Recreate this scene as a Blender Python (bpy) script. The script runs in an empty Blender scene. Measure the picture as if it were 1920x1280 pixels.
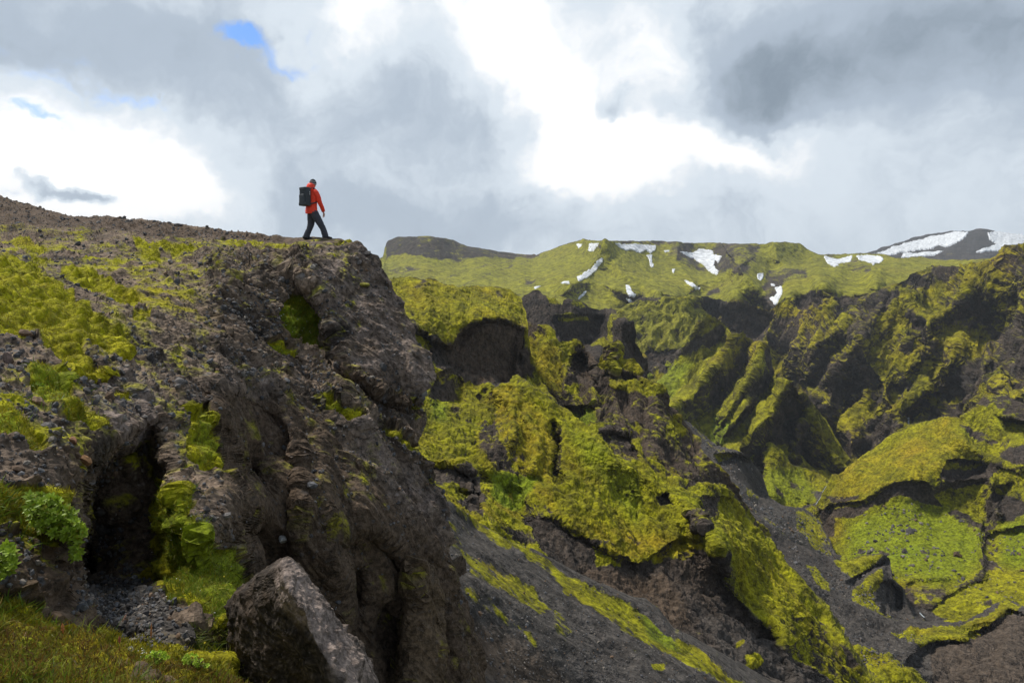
import bpy, math, random, time
import numpy as np
from math import radians as R
T0 = time.time()
rng = np.random.default_rng(7)
random.seed(7)
sc = bpy.context.scene
col = sc.collection

# ------------------------------------------------------------------ camera
FOC = 1280.0; CXP, CYP = 960.0, 640.0
PITCH = math.atan(100.0 / FOC)
cam_d = bpy.data.cameras.new("camera"); cam = bpy.data.objects.new("camera", cam_d); col.objects.link(cam)
cam_d.sensor_width = 36; cam_d.lens = 24; cam_d.clip_start = 0.05; cam_d.clip_end = 60000
cam.location = (0, 0, 0); cam.rotation_euler = (R(90) - PITCH, 0, 0)
sc.camera = cam
cp, sp = math.cos(PITCH), math.sin(PITCH)

def ray(px, py):
    """direction through a point of the survey photograph, scaled so that its forward run is 1"""
    a = (np.asarray(px, float) - CXP) / FOC; b = (CYP - np.asarray(py, float)) / FOC
    y = cp + b * sp; z = -sp + b * cp
    return np.stack([a / y, np.ones_like(y), z / y], -1)
def at(px, py, d):
    return ray(px, py) * np.asarray(d, float)[..., None]

# ------------------------------------------------------------------ light
SUN_EL, SUN_AZ = 60.0, -60.0        # azimuth from +Y, positive to the right
sd = bpy.data.lights.new("sun", 'SUN'); so = bpy.data.objects.new("sun", sd); col.objects.link(so)
sd.energy = 4.4; sd.angle = R(9); sd.color = (1.0, 0.95, 0.86)
so.rotation_euler = (R(90 - SUN_EL), 0, R(-SUN_AZ + 180))
sc.view_settings.view_transform = 'Standard'; sc.view_settings.look = 'None'
sc.view_settings.exposure = 0.0; sc.view_settings.gamma = 1.0
try:
    sc.cycles.max_bounces = 5; sc.cycles.diffuse_bounces = 3; sc.cycles.transparent_max_bounces = 6
    sc.cycles.volume_bounces = 0
except Exception: pass

# ------------------------------------------------------------------ node helper
class NT:
    def __init__(s, tree): s.t = tree; s.n = tree.nodes; s.l = tree.links
    def node(s, typ, **kw):
        n = s.n.new(typ)
        for k, v in kw.items():
            if k.startswith('i_'):
                key = k[2:]; key = int(key) if key.isdigit() else key.replace('_', ' ')
                s.put(n.inputs[key], v)
            else: setattr(n, k, v)
        return n
    def put(s, sock, v):
        if isinstance(v, bpy.types.NodeSocket): s.l.new(v, sock)
        elif v is not None: sock.default_value = v
    def m(s, op, a, b=None, c=None, clamp=False):
        n = s.n.new('ShaderNodeMath'); n.operation = op; n.use_clamp = clamp
        s.put(n.inputs[0], a); s.put(n.inputs[1], b); s.put(n.inputs[2], c); return n.outputs[0]
    def vm(s, op, a, b=None):
        n = s.n.new('ShaderNodeVectorMath'); n.operation = op
        s.put(n.inputs[0], a); s.put(n.inputs[1], b); return n.outputs[0]
    def mix(s, f, a, b, mode='MIX'):
        n = s.n.new('ShaderNodeMix'); n.data_type = 'RGBA'; n.blend_type = mode
        s.put(n.inputs[0], f); s.put(n.inputs[6], a); s.put(n.inputs[7], b); return n.outputs[2]
    def noise(s, vec, scale, detail=4, rough=.55, dist=0.0, out=0):
        n = s.node('ShaderNodeTexNoise'); s.put(n.inputs['Vector'], vec)
        n.inputs['Scale'].default_value = scale; n.inputs['Detail'].default_value = detail
        n.inputs['Roughness'].default_value = rough; n.inputs['Distortion'].default_value = dist
        return n.outputs[out]
    def mr(s, v, a, b, c, d, smooth=True):
        n = s.n.new('ShaderNodeMapRange'); n.interpolation_type = 'SMOOTHSTEP' if smooth else 'LINEAR'
        s.put(n.inputs[0], v)
        for i, q in enumerate((a, b, c, d)): n.inputs[i + 1].default_value = q
        return n.outputs[0]

# ------------------------------------------------------------------ sky
def azel(px, py):
    v = ray(px, py); return math.degrees(math.atan2(v[0], v[1])), math.degrees(math.atan2(v[2], math.hypot(v[0], v[1])))
def build_world():
    w = bpy.data.worlds.new("World"); sc.world = w; w.use_nodes = True
    k = NT(w.node_tree); k.n.clear()
    sky = k.node('ShaderNodeTexSky', sky_type='NISHITA', sun_disc=False, sun_elevation=R(SUN_EL), sun_rotation=R(SUN_AZ))
    tc = k.node('ShaderNodeTexCoord'); g = tc.outputs['Generated']
    nv = k.vm('NORMALIZE', g)
    w1 = k.noise(nv, 3.2, 5, .55, 0, 1); w2 = k.noise(nv, 11, 5, .6, 0, 1)
    sub = k.vm('SUBTRACT', w1, (.5, .5, .5)); sub2 = k.vm('SUBTRACT', w2, (.5, .5, .5))
    s1 = k.node('ShaderNodeVectorMath', operation='SCALE'); k.put(s1.inputs[0], sub); s1.inputs['Scale'].default_value = .32
    s2 = k.node('ShaderNodeVectorMath', operation='SCALE'); k.put(s2.inputs[0], sub2); s2.inputs['Scale'].default_value = .10
    wv = k.vm('NORMALIZE', k.vm('ADD', k.vm('ADD', nv, s1.outputs[0]), s2.outputs[0]))
    sep = k.node('ShaderNodeSeparateXYZ'); k.put(sep.inputs[0], wv)
    X, Y, Z = sep.outputs
    az = k.m('MULTIPLY', k.m('ARCTAN2', X, Y), 57.2958); el = k.m('MULTIPLY', k.m('ARCSINE', Z), 57.2958)
    def blob(px, py, sx, sy, tilt=0):
        a0, e0 = azel(px, py); sa = sx / FOC * 57.3; se = sy / FOC * 57.3
        da = k.m('SUBTRACT', az, a0); de = k.m('SUBTRACT', el, e0)
        if tilt:
            c, s = math.cos(R(tilt)), math.sin(R(tilt))
            da, de = (k.m('ADD', k.m('MULTIPLY', da, c), k.m('MULTIPLY', de, s)),
                      k.m('SUBTRACT', k.m('MULTIPLY', de, c), k.m('MULTIPLY', da, s)))
        da = k.m('DIVIDE', da, sa); de = k.m('DIVIDE', de, se)
        r2 = k.m('ADD', k.m('MULTIPLY', da, da), k.m('MULTIPLY', de, de))
        return k.m('EXPONENT', k.m('MULTIPLY', r2, -1.0))
    n1 = k.noise(nv, 3.0, 6, .5); n2 = k.noise(wv, 9, 6, .55)
    f = k.m('ADD', k.m('MULTIPLY', k.m('SUBTRACT', n1, .5), .34), k.m('MULTIPLY', k.m('SUBTRACT', n2, .5), .30))
    n3 = k.noise(wv, 26, 5, .6); f = k.m('ADD', f, k.m('MULTIPLY', k.m('SUBTRACT', n3, .5), .20)); f = k.m('ADD', f, 0.60)
    BL = [  # px, py, sx, sy, weight, tilt
        (980, 110, 175, 135, .44, -30), (1130, 260, 110, 80, .40, 0), (90, 320, 240, 110, .56, 0), (330, 400, 130, 50, .35, 0),
        (1420, 310, 200, 50, .42, 0), (1130, 330, 120, 60, .25, 0), (640, 60, 90, 60, .30, 0), (1230, 120, 60, 120, .25, 20),
        (1640, 120, 330, 140, -.30, 0), (1460, 170, 130, 90, -.20, 0), (450, 230, 150, 110, -.22, 0), (860, 210, 150, 70, -.20, 0),
        (1175, 215, 45, 35, -.42, 0), (110, 372, 80, 22, -.85, -12), (800, 400, 260, 70, -.22, 0), (1500, 385, 300, 45, .05, 0),
        (640, 330, 120, 80, -.08, 0), (250, 60, 260, 70, -.18, 0), (1850, 350, 160, 80, -.05, 0), (1880, 20, 120, 80, -.12, 0), (10, 20, 90, 60, -.15, 0)]
    for b in BL:
        f = k.m('ADD', f, k.m('MULTIPLY', blob(b[0], b[1], b[2], b[3], b[5]), b[4]))
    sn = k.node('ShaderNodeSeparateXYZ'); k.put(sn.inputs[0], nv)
    f = k.m('SUBTRACT', f, k.mr(sn.outputs[1], .62, .15, 0, .18)); f = k.m('SUBTRACT', f, k.mr(sn.outputs[2], .55, .85, 0, .22))  # sky darkened behind the camera and overhead, added for contrast in the light
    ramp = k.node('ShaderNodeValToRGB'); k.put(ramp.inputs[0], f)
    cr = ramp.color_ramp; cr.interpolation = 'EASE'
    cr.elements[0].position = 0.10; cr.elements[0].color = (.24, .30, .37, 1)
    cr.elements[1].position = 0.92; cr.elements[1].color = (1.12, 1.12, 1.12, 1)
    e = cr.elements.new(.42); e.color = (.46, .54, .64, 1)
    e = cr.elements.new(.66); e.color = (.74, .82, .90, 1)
    # holes of blue
    h = k.m('ADD', k.m('MULTIPLY', blob(484, 88, 60, 22, 4), 1.5), k.m('MULTIPLY', blob(235, 152, 70, 18, -14), .58))
    h = k.m('ADD', h, k.m('MULTIPLY', blob(75, 205, 50, 13, -15), .58)); h = k.m('ADD', h, k.m('MULTIPLY', blob(20, 90, 150, 90, 0), .35))
    hole = k.mr(k.m('ADD', k.m('ADD', h, k.m('MULTIPLY', k.m('SUBTRACT', n2, .5), .5)), k.m('MULTIPLY', k.m('SUBTRACT', n3, .5), 1.5)), .30, 1.35, 0, 1)
    blue = k.vm('MULTIPLY', sky.outputs[0], (.55, .80, 1.15))
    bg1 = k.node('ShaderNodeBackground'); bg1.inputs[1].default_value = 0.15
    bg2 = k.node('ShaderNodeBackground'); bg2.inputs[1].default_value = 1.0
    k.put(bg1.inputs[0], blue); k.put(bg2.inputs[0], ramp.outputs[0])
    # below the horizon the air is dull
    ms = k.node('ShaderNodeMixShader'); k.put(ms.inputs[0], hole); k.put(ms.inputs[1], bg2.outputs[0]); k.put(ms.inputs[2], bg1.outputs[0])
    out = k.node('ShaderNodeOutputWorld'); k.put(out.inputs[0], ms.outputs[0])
build_world()

# ------------------------------------------------------------------ numpy noise
def _h(ix, iy, iz, s):
    n = (ix.astype(np.uint32) * np.uint32(374761393)) ^ (iy.astype(np.uint32) * np.uint32(668265263)) ^ (iz.astype(np.uint32) * np.uint32(2246822519)) ^ np.uint32((s * 3266489917) & 0xffffffff)
    n = (n ^ (n >> np.uint32(15))) * np.uint32(2246822519); n = (n ^ (n >> np.uint32(13))) * np.uint32(3266489917)
    return n ^ (n >> np.uint32(16))
def vnoise(p, s=0):
    """smooth noise in [-1,1] at points p (...,3)"""
    f = np.floor(p); t = (p - f).astype(np.float32); i = f.astype(np.int64)
    w = t * t * t * (t * (t * 6 - 15) + 10)
    out = 0
    for dx in (0, 1):
        wx = w[..., 0] if dx else 1 - w[..., 0]
        for dy in (0, 1):
            wy = w[..., 1] if dy else 1 - w[..., 1]
            for dz in (0, 1):
                wz = w[..., 2] if dz else 1 - w[..., 2]
                hh = _h(i[..., 0] + dx, i[..., 1] + dy, i[..., 2] + dz, s)
                gx = ((hh & np.uint32(1023)).astype(np.float32) / 511.5 - 1); gy = (((hh >> np.uint32(10)) & np.uint32(1023)).astype(np.float32) / 511.5 - 1)
                gz = (((hh >> np.uint32(20)) & np.uint32(1023)).astype(np.float32) / 511.5 - 1)
                out = out + wx * wy * wz * (gx * (t[..., 0] - dx) + gy * (t[..., 1] - dy) + gz * (t[..., 2] - dz))
    return out * 1.5
def fbm(p, o=4, s=0, g=.5, ridged=False):
    a = 1.0; r = 0; tot = 0
    for i in range(o):
        n = vnoise(p, s + i * 17)
        if ridged: n = 1 - 2 * np.abs(n)
        r = r + a * n; tot += a; a *= g; p = p * 2.03 + 5.3
    return r / tot
def worley(p, s=0):
    """distance to the nearest jittered cell point, and that cell's random number"""
    q = p - .5; f = np.floor(q).astype(np.int64); best = np.full(p.shape[:-1], 9.0, np.float32); rid = np.zeros(p.shape[:-1], np.float32)
    for dx in (0, 1):
        for dy in (0, 1):
            for dz in (0, 1):
                c = f + np.array([dx, dy, dz]); hh = _h(c[..., 0], c[..., 1], c[..., 2], s)
                j = np.stack([(hh & np.uint32(1023)), (hh >> np.uint32(10)) & np.uint32(1023), (hh >> np.uint32(20)) & np.uint32(1023)], -1).astype(np.float32) / 1023
                d = np.linalg.norm(c + .15 + .7 * j - p, axis=-1).astype(np.float32)
                m = d < best; best = np.where(m, d, best); rid = np.where(m, j[..., 0], rid)
    return best, rid
def sstep(a, b, x):
    t = np.clip((x - a) / (b - a), 0, 1); return t * t * (3 - 2 * t)

# ------------------------------------------------------------------ outline helpers
def poly_sd(X, Y, pts):
    """signed distance to a polygon, positive inside"""
    pts = np.asarray(pts, float); x0, y0 = pts.min(0) - 60; x1, y1 = pts.max(0) + 60
    out = np.full(X.shape, -60.0, np.float32)
    sel = (X > x0) & (X < x1) & (Y > y0) & (Y < y1); x = X[sel]; y = Y[sel]
    if x.size == 0: return out
    d2 = np.full(x.shape, 1e9); ins = np.zeros(x.shape, bool); n = len(pts)
    for i in range(n):
        ax, ay = pts[i]; bx, by = pts[(i + 1) % n]; ex, ey = bx - ax, by - ay
        t = np.clip(((x - ax) * ex + (y - ay) * ey) / (ex * ex + ey * ey + 1e-9), 0, 1)
        d2 = np.minimum(d2, (x - ax - t * ex) ** 2 + (y - ay - t * ey) ** 2)
        c = ((ay > y) != (by > y)) & (x < ex * (y - ay) / (ey + (1e-12 if ey == 0 else 0)) + ax); ins ^= c
    d = np.sqrt(d2); out[sel] = np.where(ins, d, -d); return out
def line_sd(X, Y, pts, W):
    """signed distance to an open line (positive on its left when looking along it), 1e3 beyond W"""
    pts = np.asarray(pts, float); x0, y0 = pts.min(0) - W; x1, y1 = pts.max(0) + W
    out = np.full(X.shape, 1e3, np.float32); sel = (X > x0) & (X < x1) & (Y > y0) & (Y < y1); x = X[sel]; y = Y[sel]
    if x.size == 0: return out
    best = np.full(x.shape, 1e9); sg = np.ones(x.shape)
    for i in range(len(pts) - 1):
        ax, ay = pts[i]; bx, by = pts[i + 1]; ex, ey = bx - ax, by - ay
        t = np.clip(((x - ax) * ex + (y - ay) * ey) / (ex * ex + ey * ey), 0, 1)
        d2 = (x - ax - t * ex) ** 2 + (y - ay - t * ey) ** 2; m = d2 < best
        best = np.where(m, d2, best); sg = np.where(m, np.sign(ex * (ay - y) + ey * (x - ax) + 1e-9), sg)
    out[sel] = np.sqrt(best) * sg; return out
def rbf(ctrl, X, Y):
    c = np.asarray(ctrl, float); n = len(c); P = c[:, :2] / 100; v = np.log(c[:, 2])
    K = np.linalg.norm(P[:, None] - P[None], axis=-1)
    K = np.sqrt(K * K + .04)
    A = np.zeros((n + 3, n + 3)); A[:n, :n] = K; A[:n, n] = 1; A[:n, n + 1:] = P; A[n, :n] = 1; A[n + 1:, :n] = P.T
    w = np.linalg.solve(A, np.concatenate([v, np.zeros(3)]))
    out = w[n] + w[n + 1] * X / 100 + w[n + 2] * Y / 100
    for i in range(n): out = out + w[i] * np.sqrt((X / 100 - P[i, 0]) ** 2 + (Y / 100 - P[i, 1]) ** 2 + .04)
    return np.exp(out)

def grid_normals(P):
    du = np.gradient(P, axis=1); dv = np.gradient(P, axis=0); n = np.cross(dv, du)
    n /= np.linalg.norm(n, axis=-1, keepdims=True) + 1e-12
    flip = (n * P).sum(-1) > 0; n[flip] *= -1
    return n

def erode(P, N, levels, k, seed=0, rowdown=True):
    """water runs down the surface: flow gathers downhill and cuts branching gullies, big ones first"""
    P = P.copy(); tot = np.zeros(P.shape[:2]); r = np.random.default_rng(seed)
    for s in levels:
        Q = P[::s, ::s]; n, m = Q.shape[:2]
        if n < 6 or m < 6: continue
        cell = np.linalg.norm(np.gradient(Q, axis=1), axis=-1); cell = np.clip(cell, 0, np.percentile(cell, 80))
        z = Q[..., 2] + r.normal(size=(n, m)) * cell * .28
        best = np.full((n, m), 0.0); rec = np.arange(n * m).reshape(n, m).copy(); ids = rec.copy()
        for dy, dx in ((1, 0), (1, 1), (1, -1), (0, 1), (0, -1), (-1, 0), (-1, 1), (-1, -1)):
            ys = slice(max(0, -dy), n - max(0, dy)); xs = slice(max(0, -dx), m - max(0, dx)); yt = slice(max(0, dy), n - max(0, -dy)); xt = slice(max(0, dx), m - max(0, -dx))
            dist = np.linalg.norm(Q[yt, xt] - Q[ys, xs], axis=-1) + 1e-6; g = (z[ys, xs] - z[yt, xt]) / dist; b_ = best[ys, xs]; w = g > b_
            b_[w] = g[w]; rr = rec[ys, xs]; rr[w] = ids[yt, xt][w]
        acc = [1.0] * (n * m); rl = rec.ravel().tolist()
        for i in np.argsort(-z.ravel()).tolist():
            j = rl[i]
            if j != i: acc[j] += acc[i]
        A = np.minimum(np.log1p(np.array(acc).reshape(n, m)), 5.5) - .9
        for _ in range(2 if s > 2 else 1):
            B = np.pad(A, 1, mode='edge'); A = .5 * A + .125 * (B[:-2, 1:-1] + B[2:, 1:-1] + B[1:-1, :-2] + B[1:-1, 2:])
        A = A * cell * k; N0_, M0_ = P.shape[:2]; a = np.linspace(0, n - 1.001, N0_) if s == 1 else np.clip(np.arange(N0_) / s, 0, n - 1.001); c = np.clip(np.arange(M0_) / s, 0, m - 1.001)
        i0 = a.astype(int); j0 = c.astype(int); fa = (a - i0)[:, None]; fc = (c - j0)[None]
        U = (A[i0][:, j0] * (1 - fc) + A[i0][:, j0 + 1] * fc) * (1 - fa) + (A[i0 + 1][:, j0] * (1 - fc) + A[i0 + 1][:, j0 + 1] * fc) * fa
        P = P - N * U[..., None]; tot += U / (np.median(cell) * k * 3 + 1e-9)
    return P, tot / max(1, len(levels))

def mesh_np(name, V, F, mat, parent=None, cols=None, smooth=False, attrs=None):
    """one mesh object from numpy arrays: V (n,3), F (m,3|4)"""
    me = bpy.data.meshes.new(name); k = F.shape[1]
    me.vertices.add(len(V)); me.vertices.foreach_set('co', np.ascontiguousarray(V, np.float32).ravel())
    me.loops.add(F.size); me.loops.foreach_set('vertex_index', np.ascontiguousarray(F, np.int32).ravel())
    me.polygons.add(len(F)); me.polygons.foreach_set('loop_start', np.arange(0, F.size, k, dtype=np.int32))
    me.polygons.foreach_set('loop_total', np.full(len(F), k, np.int32))
    me.polygons.foreach_set('use_smooth', np.full(len(F), smooth, bool))
    me.update(calc_edges=True)
    if cols is not None:
        a = me.color_attributes.new('col', 'FLOAT_COLOR', 'POINT')
        c = np.ones((len(V), 4), np.float32); c[:, :3] = cols; a.data.foreach_set('color', c.ravel())
    for an, av in (attrs or {}).items():
        a = me.attributes.new(an, 'FLOAT', 'POINT'); a.data.foreach_set('value', np.ascontiguousarray(av, np.float32))
    me.materials.append(mat)
    o = bpy.data.objects.new(name, me); col.objects.link(o)
    if parent: o.parent = parent
    return o
def grid_faces(nv, nu, mask=None):
    i = np.arange((nv - 1) * (nu - 1)); r = i // (nu - 1); c = i % (nu - 1); a = r * nu + c
    F = np.stack([a, a + nu, a + nu + 1, a + 1], -1)
    return F if mask is None else F[mask.ravel()]
def tag(o, label=None, cat=None, group=None, kind=None):
    if label: o['label'] = label
    if cat: o['category'] = cat
    if group: o['group'] = group
    if kind: o['kind'] = kind
    return o

# ------------------------------------------------------------------ materials
def mat_terrain(name, scale, bump, rough=.95):
    """ground colour comes from the surveyed 'col' attribute, broken up by fine noise of the given grain (1/m)"""
    m = bpy.data.materials.new(name); m.use_nodes = True; k = NT(m.node_tree); b = k.n['Principled BSDF']
    tc = k.node('ShaderNodeTexCoord').outputs['Object']; a = k.node('ShaderNodeAttribute', attribute_name='col').outputs[0]
    ms = k.node('ShaderNodeAttribute', attribute_name='moss').outputs[2]
    n1 = k.noise(tc, scale, 6, .65); n2 = k.noise(tc, scale * 4.1, 5, .7); n3 = k.noise(tc, scale * .21, 5, .6)
    f = k.m('ADD', k.m('ADD', k.mr(n1, .3, .7, .45, 1.5), k.mr(n2, .3, .7, -.25, .30)), k.mr(n3, .3, .7, -.14, .14))
    hs = k.node('ShaderNodeVectorMath', operation='SCALE'); k.put(hs.inputs[0], a); k.put(hs.inputs['Scale'], f)
    v = k.node('ShaderNodeTexVoronoi', feature='F1'); k.put(v.inputs['Vector'], tc); v.inputs['Scale'].default_value = scale * 2.2
    # pale grit in the bare rock
    grit = k.m('MULTIPLY', k.mr(v.outputs['Distance'], .22, .12, 0, 1), k.mr(n2, .52, .62, 0, 1))
    grit = k.m('MULTIPLY', grit, k.m('SUBTRACT', 1.0, ms, clamp=True))
    c = k.mix(k.m('MULTIPLY', grit, .45), hs.outputs[0], (.30, .27, .245, 1))
    k.put(b.inputs['Base Color'], c); b.inputs['Roughness'].default_value = rough
    b.inputs['Specular IOR Level'].default_value = .22
    bp = k.node('ShaderNodeBump'); bp.inputs['Strength'].default_value = 1.0; bp.inputs['Distance'].default_value = bump
    hgt = k.m('ADD', k.m('MULTIPLY', n1, 1.0), k.m('MULTIPLY', n2, .45)); hgt = k.m('SUBTRACT', hgt, k.m('MULTIPLY', v.outputs['Distance'], .35))
    k.put(bp.inputs['Height'], hgt); k.put(b.inputs['Normal'], bp.outputs[0])
    return m
def mat_plain(name, c, rough=.8, grain=0, var=.25, bump=0.0, trans=0, attr=False, spec=.3):
    m = bpy.data.materials.new(name); m.use_nodes = True; k = NT(m.node_tree); b = k.n['Principled BSDF']
    base = k.node('ShaderNodeAttribute', attribute_name='col').outputs[0] if attr else tuple(c) + (1,)
    b.inputs['Roughness'].default_value = rough; b.inputs['Specular IOR Level'].default_value = spec
    if grain:
        tc = k.node('ShaderNodeTexCoord').outputs['Object']; n = k.noise(tc, grain, 5, .65)
        s = k.node('ShaderNodeVectorMath', operation='SCALE'); k.put(s.inputs[0], base if attr else tuple(c)); k.put(s.inputs['Scale'], k.mr(n, .3, .7, 1 - var, 1 + var))
        k.put(b.inputs['Base Color'], s.outputs[0])
        if bump:
            bp = k.node('ShaderNodeBump'); bp.inputs['Distance'].default_value = bump; k.put(bp.inputs['Height'], n); k.put(b.inputs['Normal'], bp.outputs[0])
    else: k.put(b.inputs['Base Color'], base)
    if trans:
        t = k.node('ShaderNodeBsdfTranslucent'); k.put(t.inputs[0], base); mx = k.node('ShaderNodeMixShader'); mx.inputs[0].default_value = trans
        k.put(mx.inputs[1], b.outputs[0]); k.put(mx.inputs[2], t.outputs[0]); k.put(k.n['Material Output'].inputs[0], mx.outputs[0])
    return m
M_near = mat_terrain('near_rock', 9.0, .03)
M_mid = mat_terrain('mid_slope', .9, .35)
M_far = mat_terrain('far_slope', .16, 1.6)
M_vfar = mat_terrain('distant_slope', .035, 5)

# palette (linear albedo)
C = {k: np.array(v, np.float32) for k, v in dict(
    moss=(.300, .285, .006), mossdk=(.062, .058, .005), mossor=(.27, .175, .012), green=(.150, .190, .008), meadow=(.178, .176, .020),
    rock=(.058, .045, .036), rockdk=(.026, .022, .020), rocklt=(.165, .130, .105), scree=(.066, .058, .052), tan=(.19, .135, .07),
    brown=(.085, .058, .038), pink=(.19, .15, .13), crust=(.180, .132, .096), snow=(.82, .84, .86), ochre=(.15, .10, .02)).items()}
def lerp(a, b, t): return a + (b - a) * t[..., None]

SHEETS = {}
def sheet(name, ytop, ybot, x0, x1, depth, mat, step=1.6, feats=(), paint=(), lam=30., amp=1.0, gully=0., moss0=0.0, slope=1.0,
          warp=6, xr=None, back=(.004, .012, .03, .07, .15, .3), drop=.35, crest=0., pal='mid', extra=None, rockc='rock', tex=1.0, kind='structure', hook=None, mn=1.0, ra=1.0, bigf=.8, cz=2.2, er=0.0, lv=(12, 6, 3, 1), lump=1.0, rkw=1.1, mb=0.0, sa=(12, 12, 5)):
    """one hill: crest line ytop, hidden foot line ybot, surveyed distances, relief features, erosion and ground cover"""
    yt = np.asarray(ytop, float); yb = np.asarray(ybot, float)
    H = (np.interp(np.linspace(x0, x1, 50), yb[:, 0], yb[:, 1]) - np.interp(np.linspace(x0, x1, 50), yt[:, 0], yt[:, 1])).max()
    nu = int((x1 - x0) / step) + 1; nv = int(H / step) + 1
    u = np.linspace(0, 1, nu); t = np.linspace(0, 1, nv)
    U, Tt = np.meshgrid(u, t); PX = x0 + U * (x1 - x0)
    PY = np.interp(PX, yt[:, 0], yt[:, 1]); YT = PY.copy(); PY = PY + Tt * (np.interp(PX, yb[:, 0], yb[:, 1]) - PY)
    if xr is not None:   # outline on the right as well
        xa = np.asarray(xr, float); XR = np.interp(PY, xa[:, 0], xa[:, 1]); PX = x0 + U * (XR - x0)
        YT = np.interp(PX, yt[:, 0], yt[:, 1])
    q = np.stack([PX / 45, PY / 45, np.zeros_like(PX)], -1)
    wx = fbm(q, 5, 91, .62) * warp * 2.1; wy = fbm(q + 31.7, 5, 92, .62) * warp * 2.1
    WX, WY = PX + wx, PY + wy
    D = rbf(depth, PX, PY)
    for f in feats:
        if f[0] == 'ridge':
            _, pts, wl, wr, a = f[:5]; s = line_sd(WX, WY, pts, max(wl, wr)); w = np.where(s > 0, wl, wr)
            h = np.clip(1 - np.abs(s) / w, 0, 1); D = D - ra * a * h ** (f[5] if len(f) > 5 else 1.15)
        elif f[0] == 'step':
            _, pts, a, e = f; D = D + a * sstep(-e, e, poly_sd(WX, WY, pts))
    if crest: D = D + crest * np.exp(-np.clip(PY - YT, 0, 1e4) / 8.)
    P = at(PX, PY, D)
    # the far side behind the crest, and behind the right-hand edge
    rows = []
    for b in reversed(back):
        q0 = P[0].copy(); dr = q0[:, :2] / np.linalg.norm(q0[:, :2], axis=1, keepdims=True); L = b * np.linalg.norm(q0, axis=1)
        q0[:, :2] += dr * L[:, None]; q0[:, 2] -= drop * L + .25 * b * L * 2; rows.append(q0)
    P = np.concatenate([np.array(rows), P], 0); nb = len(back)
    pad = lambda a: np.concatenate([np.repeat(a[:1], nb, 0), a], 0)
    PX, PY, WX, WY, YT = map(pad, (PX, PY, WX, WY, YT))
    if xr is not None:
        cols_ = []
        for b in back:
            q0 = P[:, -1].copy(); L = b * np.linalg.norm(q0, axis=1); q0[:, 1] += L; q0[:, 0] -= L * .55; cols_.append(q0)
        P = np.concatenate([P, np.stack(cols_, 1)], 1)
        pad2 = lambda a: np.concatenate([a, np.repeat(a[:, -1:], nb, 1)], 1)
        PX, PY, WX, WY, YT = map(pad2, (PX, PY, WX, WY, YT))
    N0 = grid_normals(P)
    ql = P / lam
    qg = ql * np.array([1, 1, .22])
    n_big = fbm(ql, 5, 3, .52); n_gul = fbm(qg * 1.6 + fbm(ql * .8, 3, 8)[..., None] * .5, 5, 11, .55, ridged=True) if gully else 0
    n_fine = fbm(ql * 6.1, 4, 21, .6)
    # --- ground cover weights; 'dark' also paints shade into some recesses
    W = dict(moss=np.zeros(PX.shape), rock=np.zeros(PX.shape), scree=np.zeros(PX.shape), green=np.zeros(PX.shape), tan=np.zeros(PX.shape), orange=np.zeros(PX.shape),
             pale=np.zeros(PX.shape), dark=np.zeros(PX.shape), smooth=np.zeros(PX.shape), brown=np.zeros(PX.shape), meadow=np.zeros(PX.shape))
    for p in paint:
        c, pts, s, e = p
        if len(pts) == 2 and isinstance(pts[0], (int, float)): msk = np.ones(PX.shape)
        elif isinstance(pts, tuple) and pts[0] == 'line': msk = sstep(pts[2] + e, pts[2] - e, np.abs(line_sd(WX, WY, pts[1], pts[2] + e + 5)))
        else: msk = sstep(-e, e, poly_sd(WX, WY, pts))
        if c == 'moss' and s < 0: W['moss'] += s * msk
        else: W[c] = np.maximum(W[c], s * msk) if s > 0 else W[c] + s * msk
    sm = 1 - np.clip(W['smooth'], 0, .92)
    crag = fbm(ql * np.array([3.1, 3.1, cz]) + n_big[..., None] * .6, 5, 31, .6, ridged=True)
    steep = sstep(.75, .35, N0[..., 2]) * .7 + .3
    disp = amp * (n_big * bigf + (n_gul * gully if gully else 0)) * np.clip(sm + .25, 0, 1) + amp * tex * sm * (.28 * n_fine + .34 * crag * steep)
    if lump:
        wl, _ = worley(P / (lam * .085) + fbm(ql * 5, 2, 120)[..., None] * .5, 121); wl2, _ = worley(P / (lam * .035), 122); disp = disp + lump * lam * (.022 * (.5 - wl) + .010 * (.5 - wl2)) * sm
    Pd = P + N0 * disp[..., None]
    if extra: Pd = Pd + N0 * extra(Pd, W, sm, PX, PY)[..., None]
    cut = 0
    if er:
        top = Pd[nb].copy(); Pe, cut = erode(Pd[nb:], N0[nb:], lv, er, len(name)); f = np.clip((PY[nb:] - YT[nb:]) / 10, .15, 1)[..., None]
        Pd[nb:] = Pd[nb:] * (1 - f) + Pe * f; cut = pad(cut) if cut.shape[1] == Pd.shape[1] else cut
        cut = cut - np.median(cut)
    N = grid_normals(Pd)
    slp = N[..., 2]
    cav = disp / max(amp, 1e-6)
    mv = moss0 + slope * (slp - .45) + W['moss'] * 1.1 - W['rock'] * rkw - W['scree'] * 1.3 + mn * (.55 * n_fine + .55 * fbm(ql * 2.3, 4, 55) + .55 * fbm(ql * np.array(sa), 4, 56, .6) + .25 * cav) - .38 * cut
    mm = sstep(-.20, .30, mv)
    # colour
    v1 = fbm(ql * 1.1, 4, 61) * .5 + .5; v2 = fbm(ql * 9, 3, 66, .6) * .5 + .5; v3 = fbm(ql * 3.3, 4, 71) * .5 + .5
    rk = lerp(C['rockdk'], C[rockc], sstep(.2, .65, v3)); rk = lerp(rk, C['rocklt'], sstep(.58, .9, v2) * .55); rk = rk * (.6 + .8 * sstep(.2, .8, fbm(ql * 17, 3, 89, .6) * .5 + .5))[..., None]
    rk = lerp(rk, C['brown'], sstep(.5, .8, v1) * .5)
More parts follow.
